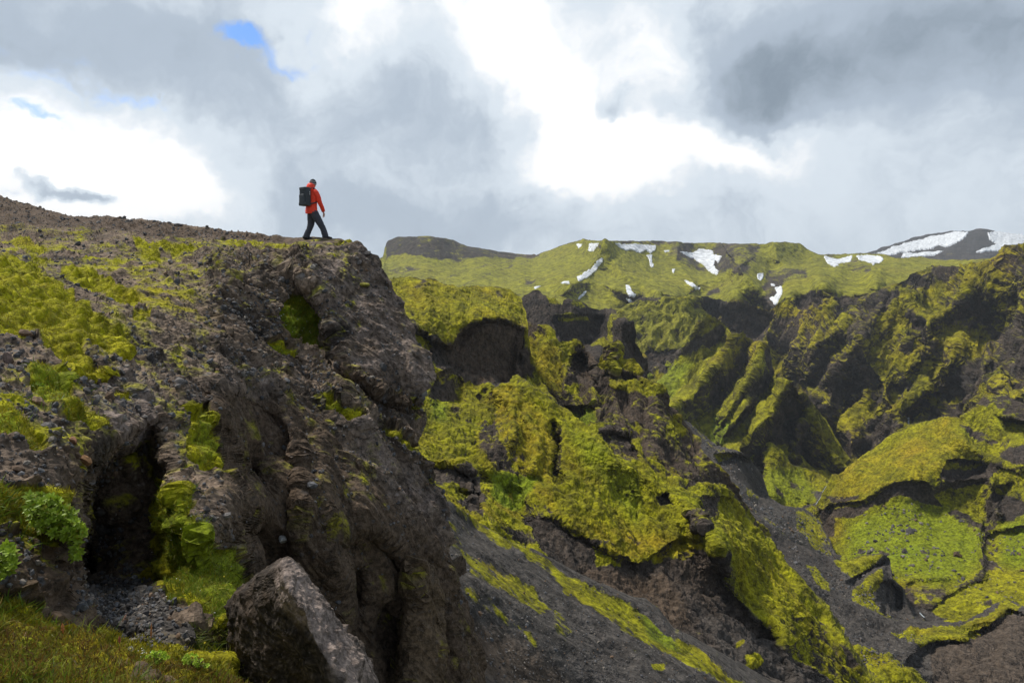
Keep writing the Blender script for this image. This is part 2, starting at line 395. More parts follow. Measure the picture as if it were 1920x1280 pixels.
    sc_ = lerp(C['scree'] * .6, C['scree'] * 1.25, sstep(.2, .8, v2)); rk = lerp(rk, sc_, np.clip(W['scree'], 0, 1))
    rk = lerp(rk, C['tan'] * (.7 + .6 * v2)[..., None], np.clip(W['tan'], 0, 1)); rk = lerp(rk, C['pink'] * (.35 + 1.2 * v2)[..., None], np.clip(W['pale'], 0, 1) * sstep(.35, .6, v3 * .5 + v2 * .5))
    rk = lerp(rk, C['rockdk'] * 1.0, np.clip(W['dark'], 0, 1)); rk = lerp(rk, C['brown'] * (.6 + .8 * v2)[..., None], np.clip(W['brown'], 0, 1))
    v4 = fbm(ql * np.array([26, 26, 13]), 3, 88, .6) * .5 + .5; ms = lerp(C['mossdk'], C['moss'], sstep(.28 - mb, .72 - mb, v3 * .4 + v2 * .35 + v4 * .25)); ms = lerp(ms, C['mossor'], sstep(.45, .8, v1) * .35 + np.clip(W['orange'], 0, 1) * .5 * sstep(.3, .7, v3))
    gr = np.clip(W['green'] * sstep(.1, .5, v1 * .3 + .7 * v3) + .25 * sstep(.55, .8, fbm(ql * .9 + 9, 3, 77) * .5 + .5), 0, 1)
    ms = lerp(ms, C['green'] * (.75 + .5 * v2)[..., None], gr); ms = lerp(ms, C['meadow'] * (.75 + .5 * v3)[..., None], np.clip(W['meadow'], 0, 1))
    cl = lerp(rk, ms, mm)
    o = None
    nvt, nut = PX.shape
    info = dict(P=Pd, N=N, PX=PX, PY=PY, moss=mm, W=W, col=cl, nb=nb)
    if hook: cl = hook(info)
    o = mesh_np(name, Pd.reshape(-1, 3), grid_faces(nvt, nut), mat, cols=cl.reshape(-1, 3), attrs={'moss': mm.ravel()})
    tag(o, kind=kind); SHEETS[name] = info; info['obj'] = o
    print(name, nvt, nut, '%.1fs' % (time.time() - T0)); return o

# ================================================================== THE LAND, far to near
# --- snow mountain under the cloud, far right
sheet('snow_mountain', [(1480,500),(1560,487),(1628,474),(1660,465),(1707,449),(1749,438),(1785,432),(1815,435),(1838,432),(1871,435),(1920,444),(2060,462)],
      [(1480,520),(2060,520)], 1490, 2050,
      [(1490,480,2900),(1700,450,2900),(1838,432,2800),(2050,450,2900),(1500,515,2200),(1800,515,2200),(2050,515,2200),(1820,470,2450)], M_vfar, step=.9,
      feats=[('ridge',[(1820,433),(1790,460),(1760,480)],50,50,60),('ridge',[(1740,475),(1690,482)],16,16,40)],
      paint=[('dark',(0,0),.75,1)], lump=.3, er=0.10, lam=300, amp=14, gully=.6, moss0=-1.2, warp=3, rockc='rock')
# --- mountains of the high plateau
PL_TOP = [(640,500),(700,492),(719,482),(723,467),(728,453),(747,445),(800,443),(850,451),(875,461),(919,468),(966,476),(1006,477),(1044,464),(1075,453),(1097,449),(1130,451),(1134,447),(1139,451),(1169,451),
 (1231,452),(1266,453),(1300,457),(1349,456),(1398,457),(1425,459),(1448,453),(1497,457),(1510,466),(1530,477),(1595,476),(1654,478),(1680,484),(1726,482),(1759,488),(1858,486),(1900,480),(2000,478)]
sheet('mountains', PL_TOP, [(640,640),(1100,640),(1300,640),(2000,620)], 660, 1960,
      [(690,490,1150),(800,443,1180),(1000,477,1300),(1134,449,1080),(1250,452,1230),(1350,456,1250),(1448,453,1150),(1497,457,1150),(1600,476,1300),(1750,485,1200),(1960,480,1200),
       (740,487,1110),(850,492,1100),(950,490,1180),(780,530,880),(700,540,860),(900,535,860),(1000,535,850),(1060,490,1050),(1134,500,980),(1180,540,860),(1100,545,820),(1060,545,800),(1250,500,1080),(1330,480,1200),(1330,510,1080),(1290,540,900),
       (1150,575,765),(1000,570,745),(1250,565,770),(1400,500,980),(1380,550,800),(1440,560,860),(1450,500,1050),(1500,500,1040),(1560,500,1000),(1600,512,900),(1540,530,760),(1650,535,730),(1750,510,820),(1850,500,800),(1500,560,720),(1900,600,720),(1400,620,780),(1200,640,780),(1300,600,775),(1500,600,760),(900,630,640),(1650,600,740),(1780,600,730),(1480,555,730),(1600,560,705)], M_far, step=1.35,
      feats=[('step',[(722,444),(800,440),(870,458),(930,468),(930,478),(900,480),(850,484),(800,480),(760,474),(726,484)],-5,2),
       ('ridge',[(1134,449),(1145,480),(1175,520),(1230,545)],60,45,55),('ridge',[(1134,449),(1120,490),(1080,530)],26,40,30),
       ('ridge',[(1385,500),(1410,535),(1445,572)],60,26,60),('ridge',[(1385,500),(1350,520),(1320,535)],18,40,25),('ridge',[(1450,455),(1460,490),(1500,520),(1550,530)],40,40,45),('ridge',[(1050,532),(1120,530),(1180,555)],24,30,28),('ridge',[(1270,455),(1265,490),(1300,530)],30,30,40),
       ('ridge',[(1604,480),(1607,490),(1640,515)],24,30,45),('ridge',[(1604,480),(1575,505)],20,20,30),('ridge',[(1690,485),(1740,484),(1770,495)],22,14,20),
       ('step',[(1440,490),(1500,495),(1515,510),(1500,525),(1440,520)],14,6)],
      paint=[('meadow',(0,0),.62,1),
       ('rock',[(722,440),(760,440),(850,448),(940,468),(1010,474),(1010,482),(960,486),(900,484),(850,490),(800,482),(755,474),(724,487)],.95,3),('rock',[(1260,450),(1430,455),(1420,490),(1400,515),(1370,505),(1350,515),(1290,500),(1250,480)],.75,6),
       ('rock',[(1150,448),(1300,452),(1420,456),(1420,464),(1300,462),(1150,456)],.75,3),('rock',[(1440,505),(1510,500),(1515,520),(1480,528),(1440,530),(1430,520)],.7,4),('rock',[(1600,482),(1645,508),(1600,514),(1565,505)],.7,4),  # bare rock; these patches also paint slope shading into the colour
       ('rock',[(1500,466),(1560,474),(1680,476),(1690,482),(1540,482)],.6,3),('rock',[(1425,540),(1445,520),(1470,530),(1460,575),(1440,580)],.9,4),('rock',[(975,522),(1040,520),(1045,526),(985,534)],.7,3),
       ('rock',('line',[(820,530),(880,505),(980,488)],1.0),.85,1.2),('rock',('line',[(868,535),(930,512),(990,490)],1.2),.85,1.2),('rock',[(730,500),(775,500),(790,508),(750,514),(730,512)],.6,4),('rock',[(1165,538),(1215,548),(1200,562),(1175,560)],.4,5),
       ('rock',[(1320,555),(1345,540),(1352,550),(1330,560)],.9,3),('dark',[(722,440),(850,448),(940,468),(900,484),(850,490),(800,482),(724,487)],.5,4)],
      ra=1.45, mn=1.5, rkw=1.45, lump=.1, tex=.4, er=0.10, lv=(8, 3), lam=95, amp=5.0, gully=.55, moss0=.42, slope=1.1, warp=3.5)
# --- right-hand canyon wall
sheet('canyon_wall', [(1100,655),(1140,590),(1153,582),(1187,567),(1240,562),(1294,560),(1330,562),(1392,567),(1430,577),(1441,582),(1457,580),(1478,560),(1493,556),(1540,545),(1569,557),(1610,556),(1644,554),(1687,533),(1720,515),(1759,505),(1838,495),(1856,484),(1874,474),(1890,466),(1920,460),(2080,430)],
      [(1100,760),(1200,800),(1400,900),(1560,960),(1700,930),(2080,860)], 1110, 2060,
      [(1110,600,720),(1187,567,720),(1294,562,700),(1392,567,700),(1450,582,690),(1540,545,660),(1644,554,640),(1759,505,640),(1874,474,560),(1920,460,520),(2060,430,460),
       (1200,600,690),(1250,650,650),(1200,665,650),(1350,600,690),(1430,620,680),(1500,640,640),(1480,720,640),(1560,700,590),(1600,600,620),(1580,800,540),(1560,900,520),(1650,700,560),(1700,600,590),(1650,800,520),(1750,700,530),(1720,780,520),
       (1800,560,570),(1850,620,540),(1820,700,490),(1780,760,500),(1920,560,470),(1920,650,430),(1900,730,400),(2060,600,400),(2060,750,360),(1250,720,600),(1350,760,590),(1300,800,560),(1450,850,560)], M_far, step=1.35,
      feats=[('step',[(1305,556),(1360,566),(1440,585),(1450,600),(1400,625),(1350,600),(1318,590),(1300,575)],10,5),
       ('step',[(1495,560),(1530,548),(1552,560),(1545,580),(1505,585),(1492,572)],6,4),('step',[(1565,558),(1600,556),(1640,556),(1620,600),(1600,610),(1575,585)],8,6),
       ('step',[(1200,662),(1290,655),(1340,640),(1380,620),(1390,640),(1330,670),(1260,690),(1205,690)],12,4),
       ('ridge',[(1680,537),(1640,590),(1612,635),(1602,655),(1560,700),(1520,760)],60,24,38),('ridge',[(1602,597),(1560,625),(1530,650),(1515,690)],26,40,30),
       ('ridge',[(1840,500),(1800,545),(1770,580),(1735,610),(1700,640)],60,30,40),('ridge',[(1700,560),(1735,600),(1745,650),(1700,700)],30,30,22),
       ('ridge',[(1610,640),(1650,700),(1670,750),(1690,800)],60,60,34),('ridge',[(1795,650),(1770,690),(1740,725),(1712,760)],30,36,30),('ridge',[(1845,700),(1820,740),(1810,770)],20,30,20),
       ('ridge',[(1920,545),(1880,590),(1860,640),(1870,680),(1900,720)],60,30,-30),('ridge',[(1600,720),(1575,790),(1565,850)],24,30,-26),('ridge',[(1715,610),(1745,680),(1750,740),(1715,790)],20,24,-22),
       ('ridge',[(1340,640),(1400,600)],14,14,10),('ridge',[(1520,760),(1500,700),(1490,650)],26,26,22),('ridge',[(1560,760),(1590,830),(1600,880)],30,30,22)],
      paint=[('meadow',[(1100,560),(1330,560),(1330,600),(1300,660),(1200,665),(1130,640)],.7,8),
       ('rock',[(1300,556),(1360,564),(1440,583),(1450,640),(1410,640),(1380,610),(1330,595)],1.2,5),('dark',[(1300,556),(1345,564),(1370,600),(1330,595)],.9,4),('rock',[(1185,565),(1240,560),(1240,566),(1190,572)],1,2),
       ('rock',[(1200,662),(1280,664),(1320,652),(1400,600),(1420,640),(1330,690),(1250,700),(1200,700)],1.5,5),
       ('rock',[(1494,556),(1530,546),(1552,560),(1545,582),(1505,588),(1490,572)],1.4,3),('rock',[(1562,556),(1600,556),(1644,556),(1690,534),(1690,560),(1640,600),(1625,640),(1590,650),(1600,605),(1570,590)],1.05,6),
       ('rock',[(1690,532),(1759,505),(1800,500),(1790,520),(1730,545),(1700,548)],.9,6),('rock',[(1450,590),(1520,590),(1560,620),(1520,660),(1480,700),(1440,640)],.55,10),
       ('rock',[(1520,650),(1600,660),(1640,700),(1600,760),(1540,800),(1500,760)],.95,9),('rock',[(1690,590),(1720,580),(1745,620),(1740,680),(1700,660)],.6,8),
       ('rock',[(1790,565),(1830,560),(1860,590),(1850,650),(1800,680),(1760,740),(1790,760),(1850,720),(1880,740),(1960,720),(1960,600),(1900,580),(1870,620)],.95,9),
       ('rock',[(1640,780),(1720,770),(1760,740),(1800,780),(1700,800),(1600,900),(1540,920),(1560,820)],.9,10),('rock',[(1850,500),(1900,480),(1960,470),(1960,520),(1890,515)],.6,8),
       ('orange',(0,0),.5,1),('pale',[(1790,600),(1810,600),(1818,625),(1800,625)],1,4)],
      ra=.60, lump=.12, sa=(15, 15, 3.5), mn=1.45, bigf=.45, cz=1.0, er=0.42, lam=60, amp=6.5, gully=1.2, moss0=.26, slope=1.3, warp=8, tex=.45)
# --- the finned ridge in the middle of the canyon
sheet('finned_ridge', [(1120,790),(1180,740),(1210,705),(1240,680),(1290,650),(1310,610),(1326,589),(1345,600),(1368,618),(1376,630),(1385,622),(1394,634),(1412,642),(1433,644),(1436,660),(1443,690),(1456,712),(1465,710),(1484,711),(1492,730),(1510,750),(1520,770),(1545,790),(1560,820),(1580,850),(1600,880),(1640,930)],
      [(1120,860),(1300,940),(1450,960),(1640,990)], 1130, 1630,
      [(1240,690,640),(1326,589,600),(1385,622,580),(1433,644,560),(1470,710,520),(1520,770,505),(1580,850,480),(1620,900,470),(1180,740,560),(1300,700,570),(1300,800,500),(1250,770,520),(1400,800,480),(1360,850,455),(1480,850,460),(1560,900,450),(1450,900,440),(1300,930,430),(1600,980,420),(1130,850,500)], M_far, step=1.3,
      feats=[('ridge',[(1326,589),(1300,630),(1262,690),(1235,740)],60,16,26,1),('ridge',[(1385,622),(1350,670),(1300,730),(1262,765)],55,18,30,1),('ridge',[(1433,644),(1415,690),(1400,720),(1360,780)],40,22,30,1),
       ('ridge',[(1484,711),(1455,760),(1420,800),(1375,850)],50,26,42,1),('ridge',[(1484,711),(1510,760),(1545,830),(1590,890)],14,40,26,1),('ridge',[(1400,760),(1370,800),(1350,830)],24,12,16,1),('ridge',[(1340,690),(1290,750)],18,10,12,1),('ridge',[(1500,800),(1490,860)],14,14,12)],
      paint=[('green',[(1200,680),(1300,680),(1240,780),(1200,760)],.7,10),('green',[(1340,780),(1370,790),(1360,830),(1330,840)],1,5),
       ('moss',[(1326,589),(1300,630),(1262,690),(1235,740),(1270,740),(1320,690),(1385,625),(1350,600)],.5,3),('rock',[(1345,608),(1300,640),(1270,665),(1330,650),(1370,635)],1.0,4),
       ('rock',[(1390,640),(1412,650),(1410,680),(1390,700),(1370,740),(1345,770),(1310,760),(1340,720),(1375,680)],.62,7),('rock',[(1436,650),(1450,690),(1440,720),(1425,740),(1410,760),(1400,790),(1385,790),(1400,750),(1425,700)],.8,5),
       ('moss',[(1484,711),(1455,712),(1430,750),(1400,800),(1350,850),(1375,852),(1420,810),(1465,760)],.55,4),('rock',[(1478,748),(1450,790),(1440,830),(1480,850),(1540,850),(1520,790),(1500,755)],1.0,6),
       ('rock',[(1400,840),(1480,830),(1580,870),(1600,930),(1480,900),(1420,880)],.55,9),('rock',[(1200,660),(1290,650),(1330,640),(1290,668),(1220,690)],1.3,4)],
      ra=1.25, lump=.1, sa=(16, 16, 4), mn=1.35, bigf=.25, cz=1.0, er=0.24, lam=60, amp=5, gully=1.0, moss0=.34, slope=1.1, warp=4, tex=.3)
# --- valley floor with the stream
sheet('valley_floor', [(1150,800),(1300,790),(1345,845),(1380,870),(1400,862),(1425,840),(1445,830),(1462,845),(1480,875),(1520,885),(1560,880),(1640,870),(1700,870)],
      [(1150,900),(1400,1080),(1700,1080)], 1170, 1690,
      [(1170,800,520),(1300,795,500),(1400,862,440),(1445,830,440),(1500,880,430),(1560,880,450),(1640,870,460),(1430,930,380),(1500,960,370),(1550,930,390),(1560,980,360),(1690,900,420),(1400,1060,330),(1690,1070,330),(1200,890,440)], M_mid, step=1.4,
      feats=[('ridge',[(1445,830),(1440,870),(1450,930)],30,16,14),('ridge',[(1465,900),(1490,925),(1510,940)],10,12,8),('ridge',[(1340,845),(1400,850)],14,14,10)],
      paint=[('green',[(1420,880),(1500,880),(1540,930),(1500,950),(1440,945)],.6,8),('moss',[(1425,880),(1530,900),(1535,935),(1500,955),(1445,945)],.7,6),('rock',[(1420,850),(1440,840),(1435,920),(1445,950),(1400,900)],1.1,5),
       ('rock',[(1478,895),(1510,910),(1510,925),(1485,920)],1.2,4),('rock',[(1450,910),(1475,925),(1470,935),(1452,930)],1.4,2),('scree',[(1515,912),(1545,920),(1545,945),(1520,955),(1490,958),(1530,940)],1.2,4),('rock',[(1540,900),(1600,880),(1600,930),(1560,930)],.6,5)],
      ra=.6, lump=.6, mn=1.3, er=0.25, lam=30, amp=3.0, gully=.6, moss0=.15, warp=4, tex=1.4)
# --- hill on the right, with its rock band and the green bowl below
sheet('mossy_hill', [(1470,1010),(1500,990),(1518,968),(1535,945),(1552,915),(1562,890),(1580,886),(1600,866),(1640,838),(1670,815),(1710,796),(1776,780),(1800,782),(1835,762),(1851,742),(1884,740),(1905,752),(1920,756),(2060,775)],
      [(1470,1200),(2060,1260)], 1480, 2040,
      [(1500,985,345),(1562,890,345),(1640,838,345),(1710,796,340),(1776,780,335),(1884,740,330),(2040,775,300),(1600,940,305),(1650,920,296),(1700,890,294),(1750,880,292),(1800,850,300),(1860,850,305),(1860,900,285),(1920,870,280),(2040,900,255),
       (1560,1000,300),(1650,950,292),(1750,950,286),(1850,960,275),(1650,1050,250),(1750,1050,243),(1900,1050,235),(1600,1060,255),(1700,1130,215),(1760,1160,205),(1850,1130,208),(1950,1130,200),(1600,1190,210),(2040,1250,170),(1480,1100,290)], M_mid, step=1.3,
      feats=[('step',[(1535,960),(1560,945),(1615,940),(1640,930),(1655,915),(1680,905),(1720,900),(1742,912),(1745,925),(1790,905),(1850,898),(1858,915),(1895,905),(1850,960),(1850,1000),(1960,980),(2040,1260),(1480,1260),(1480,1000),(1520,990)],4,4),
       ('step',[(1775,860),(1810,862),(1860,868),(1850,890),(1790,896),(1765,890)],5,3),('step',[(1870,780),(1920,790),(1960,800),(1920,815),(1890,810)],9,4),
       ('ridge',[(1776,780),(1790,820),(1870,868)],50,20,12),('ridge',[(1850,745),(1890,800),(1905,860)],30,40,8),('ridge',[(1860,900),(1858,930),(1870,960)],14,22,10),('ridge',[(1600,880),(1570,920),(1545,955)],40,12,10),
       ('ridge',[(1835,1000),(1845,1050),(1840,1080)],14,14,7),('ridge',[(1690,1092),(1740,1082),(1770,1085)],8,10,4),('ridge',[(1740,1135),(1800,1100),(1830,1085)],8,8,3),('ridge',[(1856,960),(1850,990)],8,8,-8)],
      paint=[('moss',[(1560,890),(1640,838),(1776,778),(1830,850),(1790,870),(1740,905),(1680,895),(1640,920),(1560,935)],.75,5),('orange',[(1560,890),(1776,778),(1830,850),(1740,905),(1560,935)],.7,8),
       ('rock',[(1540,958),(1610,948),(1645,935),(1658,918),(1690,905),(1740,905),(1750,930),(1770,950),(1738,942),(1690,925),(1640,945),(1610,965),(1560,968)],1.8,3),
       ('rock',[(1760,875),(1800,880),(1860,870),(1885,868),(1865,885),(1850,905),(1790,915),(1765,895)],1.5,4),('rock',[(1775,855),(1820,860),(1810,868),(1780,865)],1.3,3),('rock',[(1545,928),(1570,925),(1610,925),(1600,935),(1560,940)],1.3,3),
       ('rock',[(1800,795),(1840,810),(1870,825),(1860,832),(1820,815)],1.2,3),('rock',[(1875,845),(1920,835),(1960,850),(1960,868),(1905,870),(1880,860)],1.4,4),('rock',[(1780,770),(1850,745),(1920,740),(1960,780),(1920,800),(1860,760)],.9,6),
       ('rock',[(1790,950),(1830,975),(1860,985),(1850,1000),(1800,980),(1770,960)],1.2,4),('rock',[(1860,920),(1900,930),(1930,950),(1900,970),(1850,975),(1845,950)],1.1,5),
       ('green',[(1590,980),(1650,950),(1700,930),(1760,950),(1850,990),(1840,1060),(1760,1100),(1680,1080),(1580,1050)],.75,25),('green',[(1870,980),(1960,960),(1960,1060),(1880,1060)],.8,20),('moss',[(1560,975),(1640,950),(1700,930),(1760,950),(1850,990),(1960,980),(1960,1120),(1830,1140),(1760,1100),(1680,1080),(1560,1060)],.35,14),
       ('rock',('line',[(1850,990),(1846,1030),(1850,1060),(1835,1085),(1800,1100)],5),1.2,4),('rock',[(1835,1045),(1870,1050),(1885,1070),(1850,1070)],1.6,3),('rock',[(1700,1095),(1720,1100),(1760,1090),(1790,1110),(1750,1150),(1700,1150),(1680,1110)],.8,5),
       ('rock',[(1690,1115),(1715,1112),(1715,1135),(1690,1130)],1.6,3),('scree',[(1700,1135),(1740,1145),(1775,1160),(1760,1172),(1710,1165),(1690,1140)],1.6,4),('rock',[(1536,960),(1560,960),(1558,1000),(1540,1000)],1.3,4),('rock',[(1830,1130),(1860,1126),(1862,1134),(1832,1138)],1.4,2),
       ('rock',[(1723,1030),(1735,1035),(1745,1042),(1728,1040)],1.6,2),('rock',[(1648,1030),(1668,1036),(1665,1044),(1650,1040)],1.6,2),('rock',[(1610,1028),(1626,1032),(1618,1038),(1608,1036)],1.6,2)],
      ra=.6, mn=1.5, er=0.20, lam=22, amp=1.8, gully=.35, moss0=.28, slope=.8, warp=4, tex=1.5)
# --- slopes of black scree running down to the stream
sheet('scree_slope', [(1240,780),(1290,792),(1315,812),(1345,836),(1390,848),(1405,858),(1425,885),(1442,932),(1470,948),(1510,954),(1535,975),(1548,1000),(1565,1040),(1600,1050),(1650,1080)],
      [(1240,900),(1400,1100),(1650,1190)], 1250, 1640,
      [(1260,785,330),(1300,800,330),(1345,836,320),(1400,855,320),(1442,932,310),(1510,954,320),(1560,1020,290),(1640,1080,270),(1350,900,270),(1400,950,250),(1450,1000,240),(1400,1080,200),(1550,1100,230),(1640,1180,210),(1250,890,260)], M_mid, step=1.4,
      feats=[('step',[(1342,852),(1365,848),(1410,858),(1430,890),(1450,940),(1400,915),(1350,875)],10,4),('ridge',[(1345,848),(1375,846),(1405,858)],10,10,6),('ridge',[(1485,960),(1520,975),(1560,1015)],20,16,9)],
      paint=[('scree',(0,0),1.15,1),('dark',[(1345,855),(1410,860),(1440,930),(1390,900)],.6,5),('moss',[(1338,852),(1355,844),(1378,850),(1370,856),(1350,862)],2.4,3),('moss',[(1490,955),(1530,970),(1560,1025),(1560,1042),(1530,1035),(1500,995)],1.9,4),
       ('moss',('line',[(1300,800),(1330,830),(1350,845)],1.5),1.6,3),('moss',('line',[(1350,890),(1400,940),(1450,980),(1480,1010)],2.5),1.25,4),('moss',[(1400,912),(1425,925),(1425,935),(1405,925)],1.8,3),('rock',[(1540,1000),(1562,1020),(1562,1040),(1545,1030)],1,4)],
      ra=.7, lump=.3, er=0.10, mn=1.5, lam=26, amp=1.0, gully=.5, moss0=.0, slope=.5, warp=3)
sheet('scree_spur', [(1340,950),(1375,925),(1400,952),(1425,975),(1440,988),(1480,1016),(1520,1034),(1565,1050),(1590,1052),(1620,1046),(1655,1038),(1664,1045),(1667,1085),(1690,1102),(1700,1140),(1710,1160),(1740,1172),(1790,1180),(1840,1200)],
      [(1340,1100),(1500,1240),(1840,1300)], 1350, 1830,
      [(1360,940,235),(1400,952,235),(1480,1016,225),(1565,1050,218),(1620,1046,222),(1660,1040,222),(1700,1140,205),(1740,1172,200),(1830,1200,190),(1400,1020,195),(1500,1080,185),(1600,1130,180),(1640,1100,198),(1690,1160,190),(1400,1120,160),(1600,1220,150),(1820,1290,150)], M_mid, step=1.4,
      feats=[('step',[(1590,1090),(1600,1080),(1640,1058),(1662,1045),(1668,1060),(1640,1070),(1610,1090),(1595,1100)],4,2.5),('ridge',[(1560,1055),(1600,1060),(1655,1042)],12,14,5),('step',[(1640,1090),(1670,1090),(1690,1110),(1690,1140),(1660,1150)],5,4)],
      paint=[('scree',(0,0),.9,1),('dark',[(1400,955),(1480,1018),(1560,1050),(1560,1090),(1480,1060),(1420,1000)],.5,6),('moss',[(1565,1052),(1620,1046),(1655,1042),(1630,1062),(1600,1080),(1580,1070)],2.6,3),('moss',[(1512,1060),(1530,1062),(1550,1085),(1555,1105),(1535,1100)],2.4,3),
       ('moss',[(1600,1100),(1650,1070),(1655,1090),(1640,1110),(1650,1140),(1620,1150),(1600,1120)],1.9,5),('rock',[(1595,1085),(1650,1055),(1665,1060),(1610,1090),(1590,1100)],1.6,2),('rock',[(1650,1090),(1685,1100),(1695,1150),(1660,1150)],1,5),('moss',[(1600,1120),(1660,1150),(1720,1172),(1650,1170)],1.2,5)],
      ra=.7, mn=1.3, er=0.16, lam=18, amp=1.2, gully=.6, moss0=-.1, slope=.5, warp=3)
# --- dark cliffs at the head of the side canyon
sheet('dark_cliffs', [(900,560),(960,560),(977,562),(985,556),(1000,548),(1013,545),(1017,552),(1034,560),(1040,557),(1044,564),(1054,572),(1057,564),(1066,562),(1085,564),(1105,576),(1124,583),(1140,580),(1152,579),(1153,583),(1142,596),(1148,602),(1156,600),(1163,597),(1172,596),(1176,602),(1184,602),(1188,620),(1190,640),(1200,660),(1204,672),(1240,668),(1215,690)],
      [(900,720),(1120,760),(1300,800)], 930, 1212,
      [(940,560,400),(1000,548,400),(1066,562,390),(1150,582,390),(1172,598,350),(1190,640,350),(1204,672,370),(1280,676,420),(960,640,360),(1080,600,380),(1080,640,372),(1130,640,370),(1120,655,340),(1150,690,330),(1200,720,340),(1280,780,360),(1100,750,300),(950,710,300)], M_mid, step=1.3,
      feats=[('step',[(1040,595),(1135,590),(1140,640),(1100,650),(1040,630)],4,5),('ridge',[(1168,597),(1165,640),(1175,700)],18,22,16),('ridge',[(1105,640),(1140,638),(1160,650)],9,9,6)],
      paint=[('rock',(0,0),1.1,1),('dark',(0,0),.1,1),('moss',[(1040,590),(1060,585),(1100,592),(1110,602),(1070,604),(1045,602)],1.5,4),('moss',[(1106,640),(1145,638),(1142,650),(1110,650)],2.2,3),('moss',[(1150,590),(1156,600),(1150,640),(1140,640),(1138,610)],1.4,4),('moss',[(1018,550),(1042,560),(1052,574),(1030,570)],1.1,3),('moss',[(1066,563),(1090,568),(1100,580),(1070,580)],.9,4)],
      ra=.6, cz=1.2, bigf=.5, er=0.28, lam=26, amp=2.4, gully=.8, moss0=0.0, slope=.6, warp=3, rockc='rock')
# --- rock ridge with the pinnacle
sheet('pinnacle_ridge', [(880,560),(960,562),(975,566),(985,585),(990,605),(1005,612),(1025,613),(1034,620),(1046,640),(1062,642),(1080,638),(1090,645),(1100,656),(1110,662),(1113,676),(1118,692),(1128,688),(1137,672),(1143,655),(1150,641),(1158,648),(1160,664),(1166,676),(1185,678),(1199,690),(1208,712),(1224,718),(1236,722),(1244,735),(1255,760),(1275,785),(1300,815),(1318,850),(1340,870),(1360,900),(1385,940),(1410,975),(1450,1020)],
      [(880,760),(1000,900),(1200,1000),(1450,1120)], 900, 1440,
      [(920,560,270),(975,566,262),(1025,613,235),(1080,638,230),(1110,662,225),(1150,641,215),(1199,690,208),(1236,722,205),(1300,815,198),(1385,940,190),(1440,1010,190),(1000,680,215),(1050,720,205),(1060,780,190),(1150,760,190),(1170,700,205),(1100,800,170),(1200,850,165),(1300,900,165),(1100,900,150),(1300,980,150),(920,750,200),(1430,1110,150)], M_mid, step=1.25,
      feats=[('step',[(1068,668),(1085,660),(1105,664),(1110,690),(1120,720),(1085,710),(1070,690)],9,3.5),('ridge',[(1025,613),(1040,650),(1060,700),(1050,760)],30,30,9),('ridge',[(1150,641),(1150,680),(1160,720)],12,12,8),
       ('step',[(1100,694),(1135,680),(1140,698),(1200,706),(1206,716),(1140,716),(1130,700)],5,3),('ridge',[(1236,722),(1230,780),(1250,850),(1290,900)],30,60,10),('ridge',[(1120,700),(1110,760),(1130,840)],16,24,7),('step',[(1060,765),(1120,760),(1120,800),(1070,800)],6,8)],
      paint=[('rock',[(1080,660),(1120,690),(1150,720),(1240,740),(1300,820),(1390,950),(1300,910),(1200,850),(1080,800),(1020,760),(1000,740),(1060,700)],.55,8),
       ('moss',[(985,640),(1025,613),(1045,645),(1080,645),(1070,690),(1050,680),(1060,700),(1040,740),(1000,700),(990,680)],.75,5),('orange',[(985,640),(1045,645),(1070,690),(1040,740),(1000,700)],.9,6),('rock',[(980,590),(1010,612),(1030,625),(1000,640),(985,620)],.9,4),
       ('moss',[(1118,690),(1140,668),(1140,690),(1128,700)],1.6,3),('moss',[(1140,680),(1175,676),(1198,690),(1195,702),(1165,694),(1142,690)],2.0,3),('rock',[(1135,696),(1165,700),(1207,708),(1205,716),(1140,714)],1.8,2),
       ('moss',[(1140,714),(1205,716),(1240,728),(1240,738),(1200,735),(1150,724)],1.6,4),('rock',[(1100,655),(1112,662),(1120,695),(1145,700),(1140,740),(1080,720),(1068,690),(1075,668)],1.1,4),('green',[(1060,770),(1110,755),(1120,800),(1080,800)],1,8),('moss',[(1060,770),(1110,755),(1125,800),(1080,810)],.9,8),
       ('moss',[(1240,770),(1270,780),(1290,820),(1260,810)],1.0,5),('moss',[(1170,800),(1210,790),(1200,810)],1,5),('moss',[(1060,720),(1085,715),(1085,735),(1065,735)],.9,5),('brown',(0,0),.35,1)],
      ra=.55, mn=1.6, cz=1.3, bigf=.6, er=0.34, lam=22, amp=2.2, gully=.8, moss0=-.12, slope=.85, warp=4, tex=1.5)
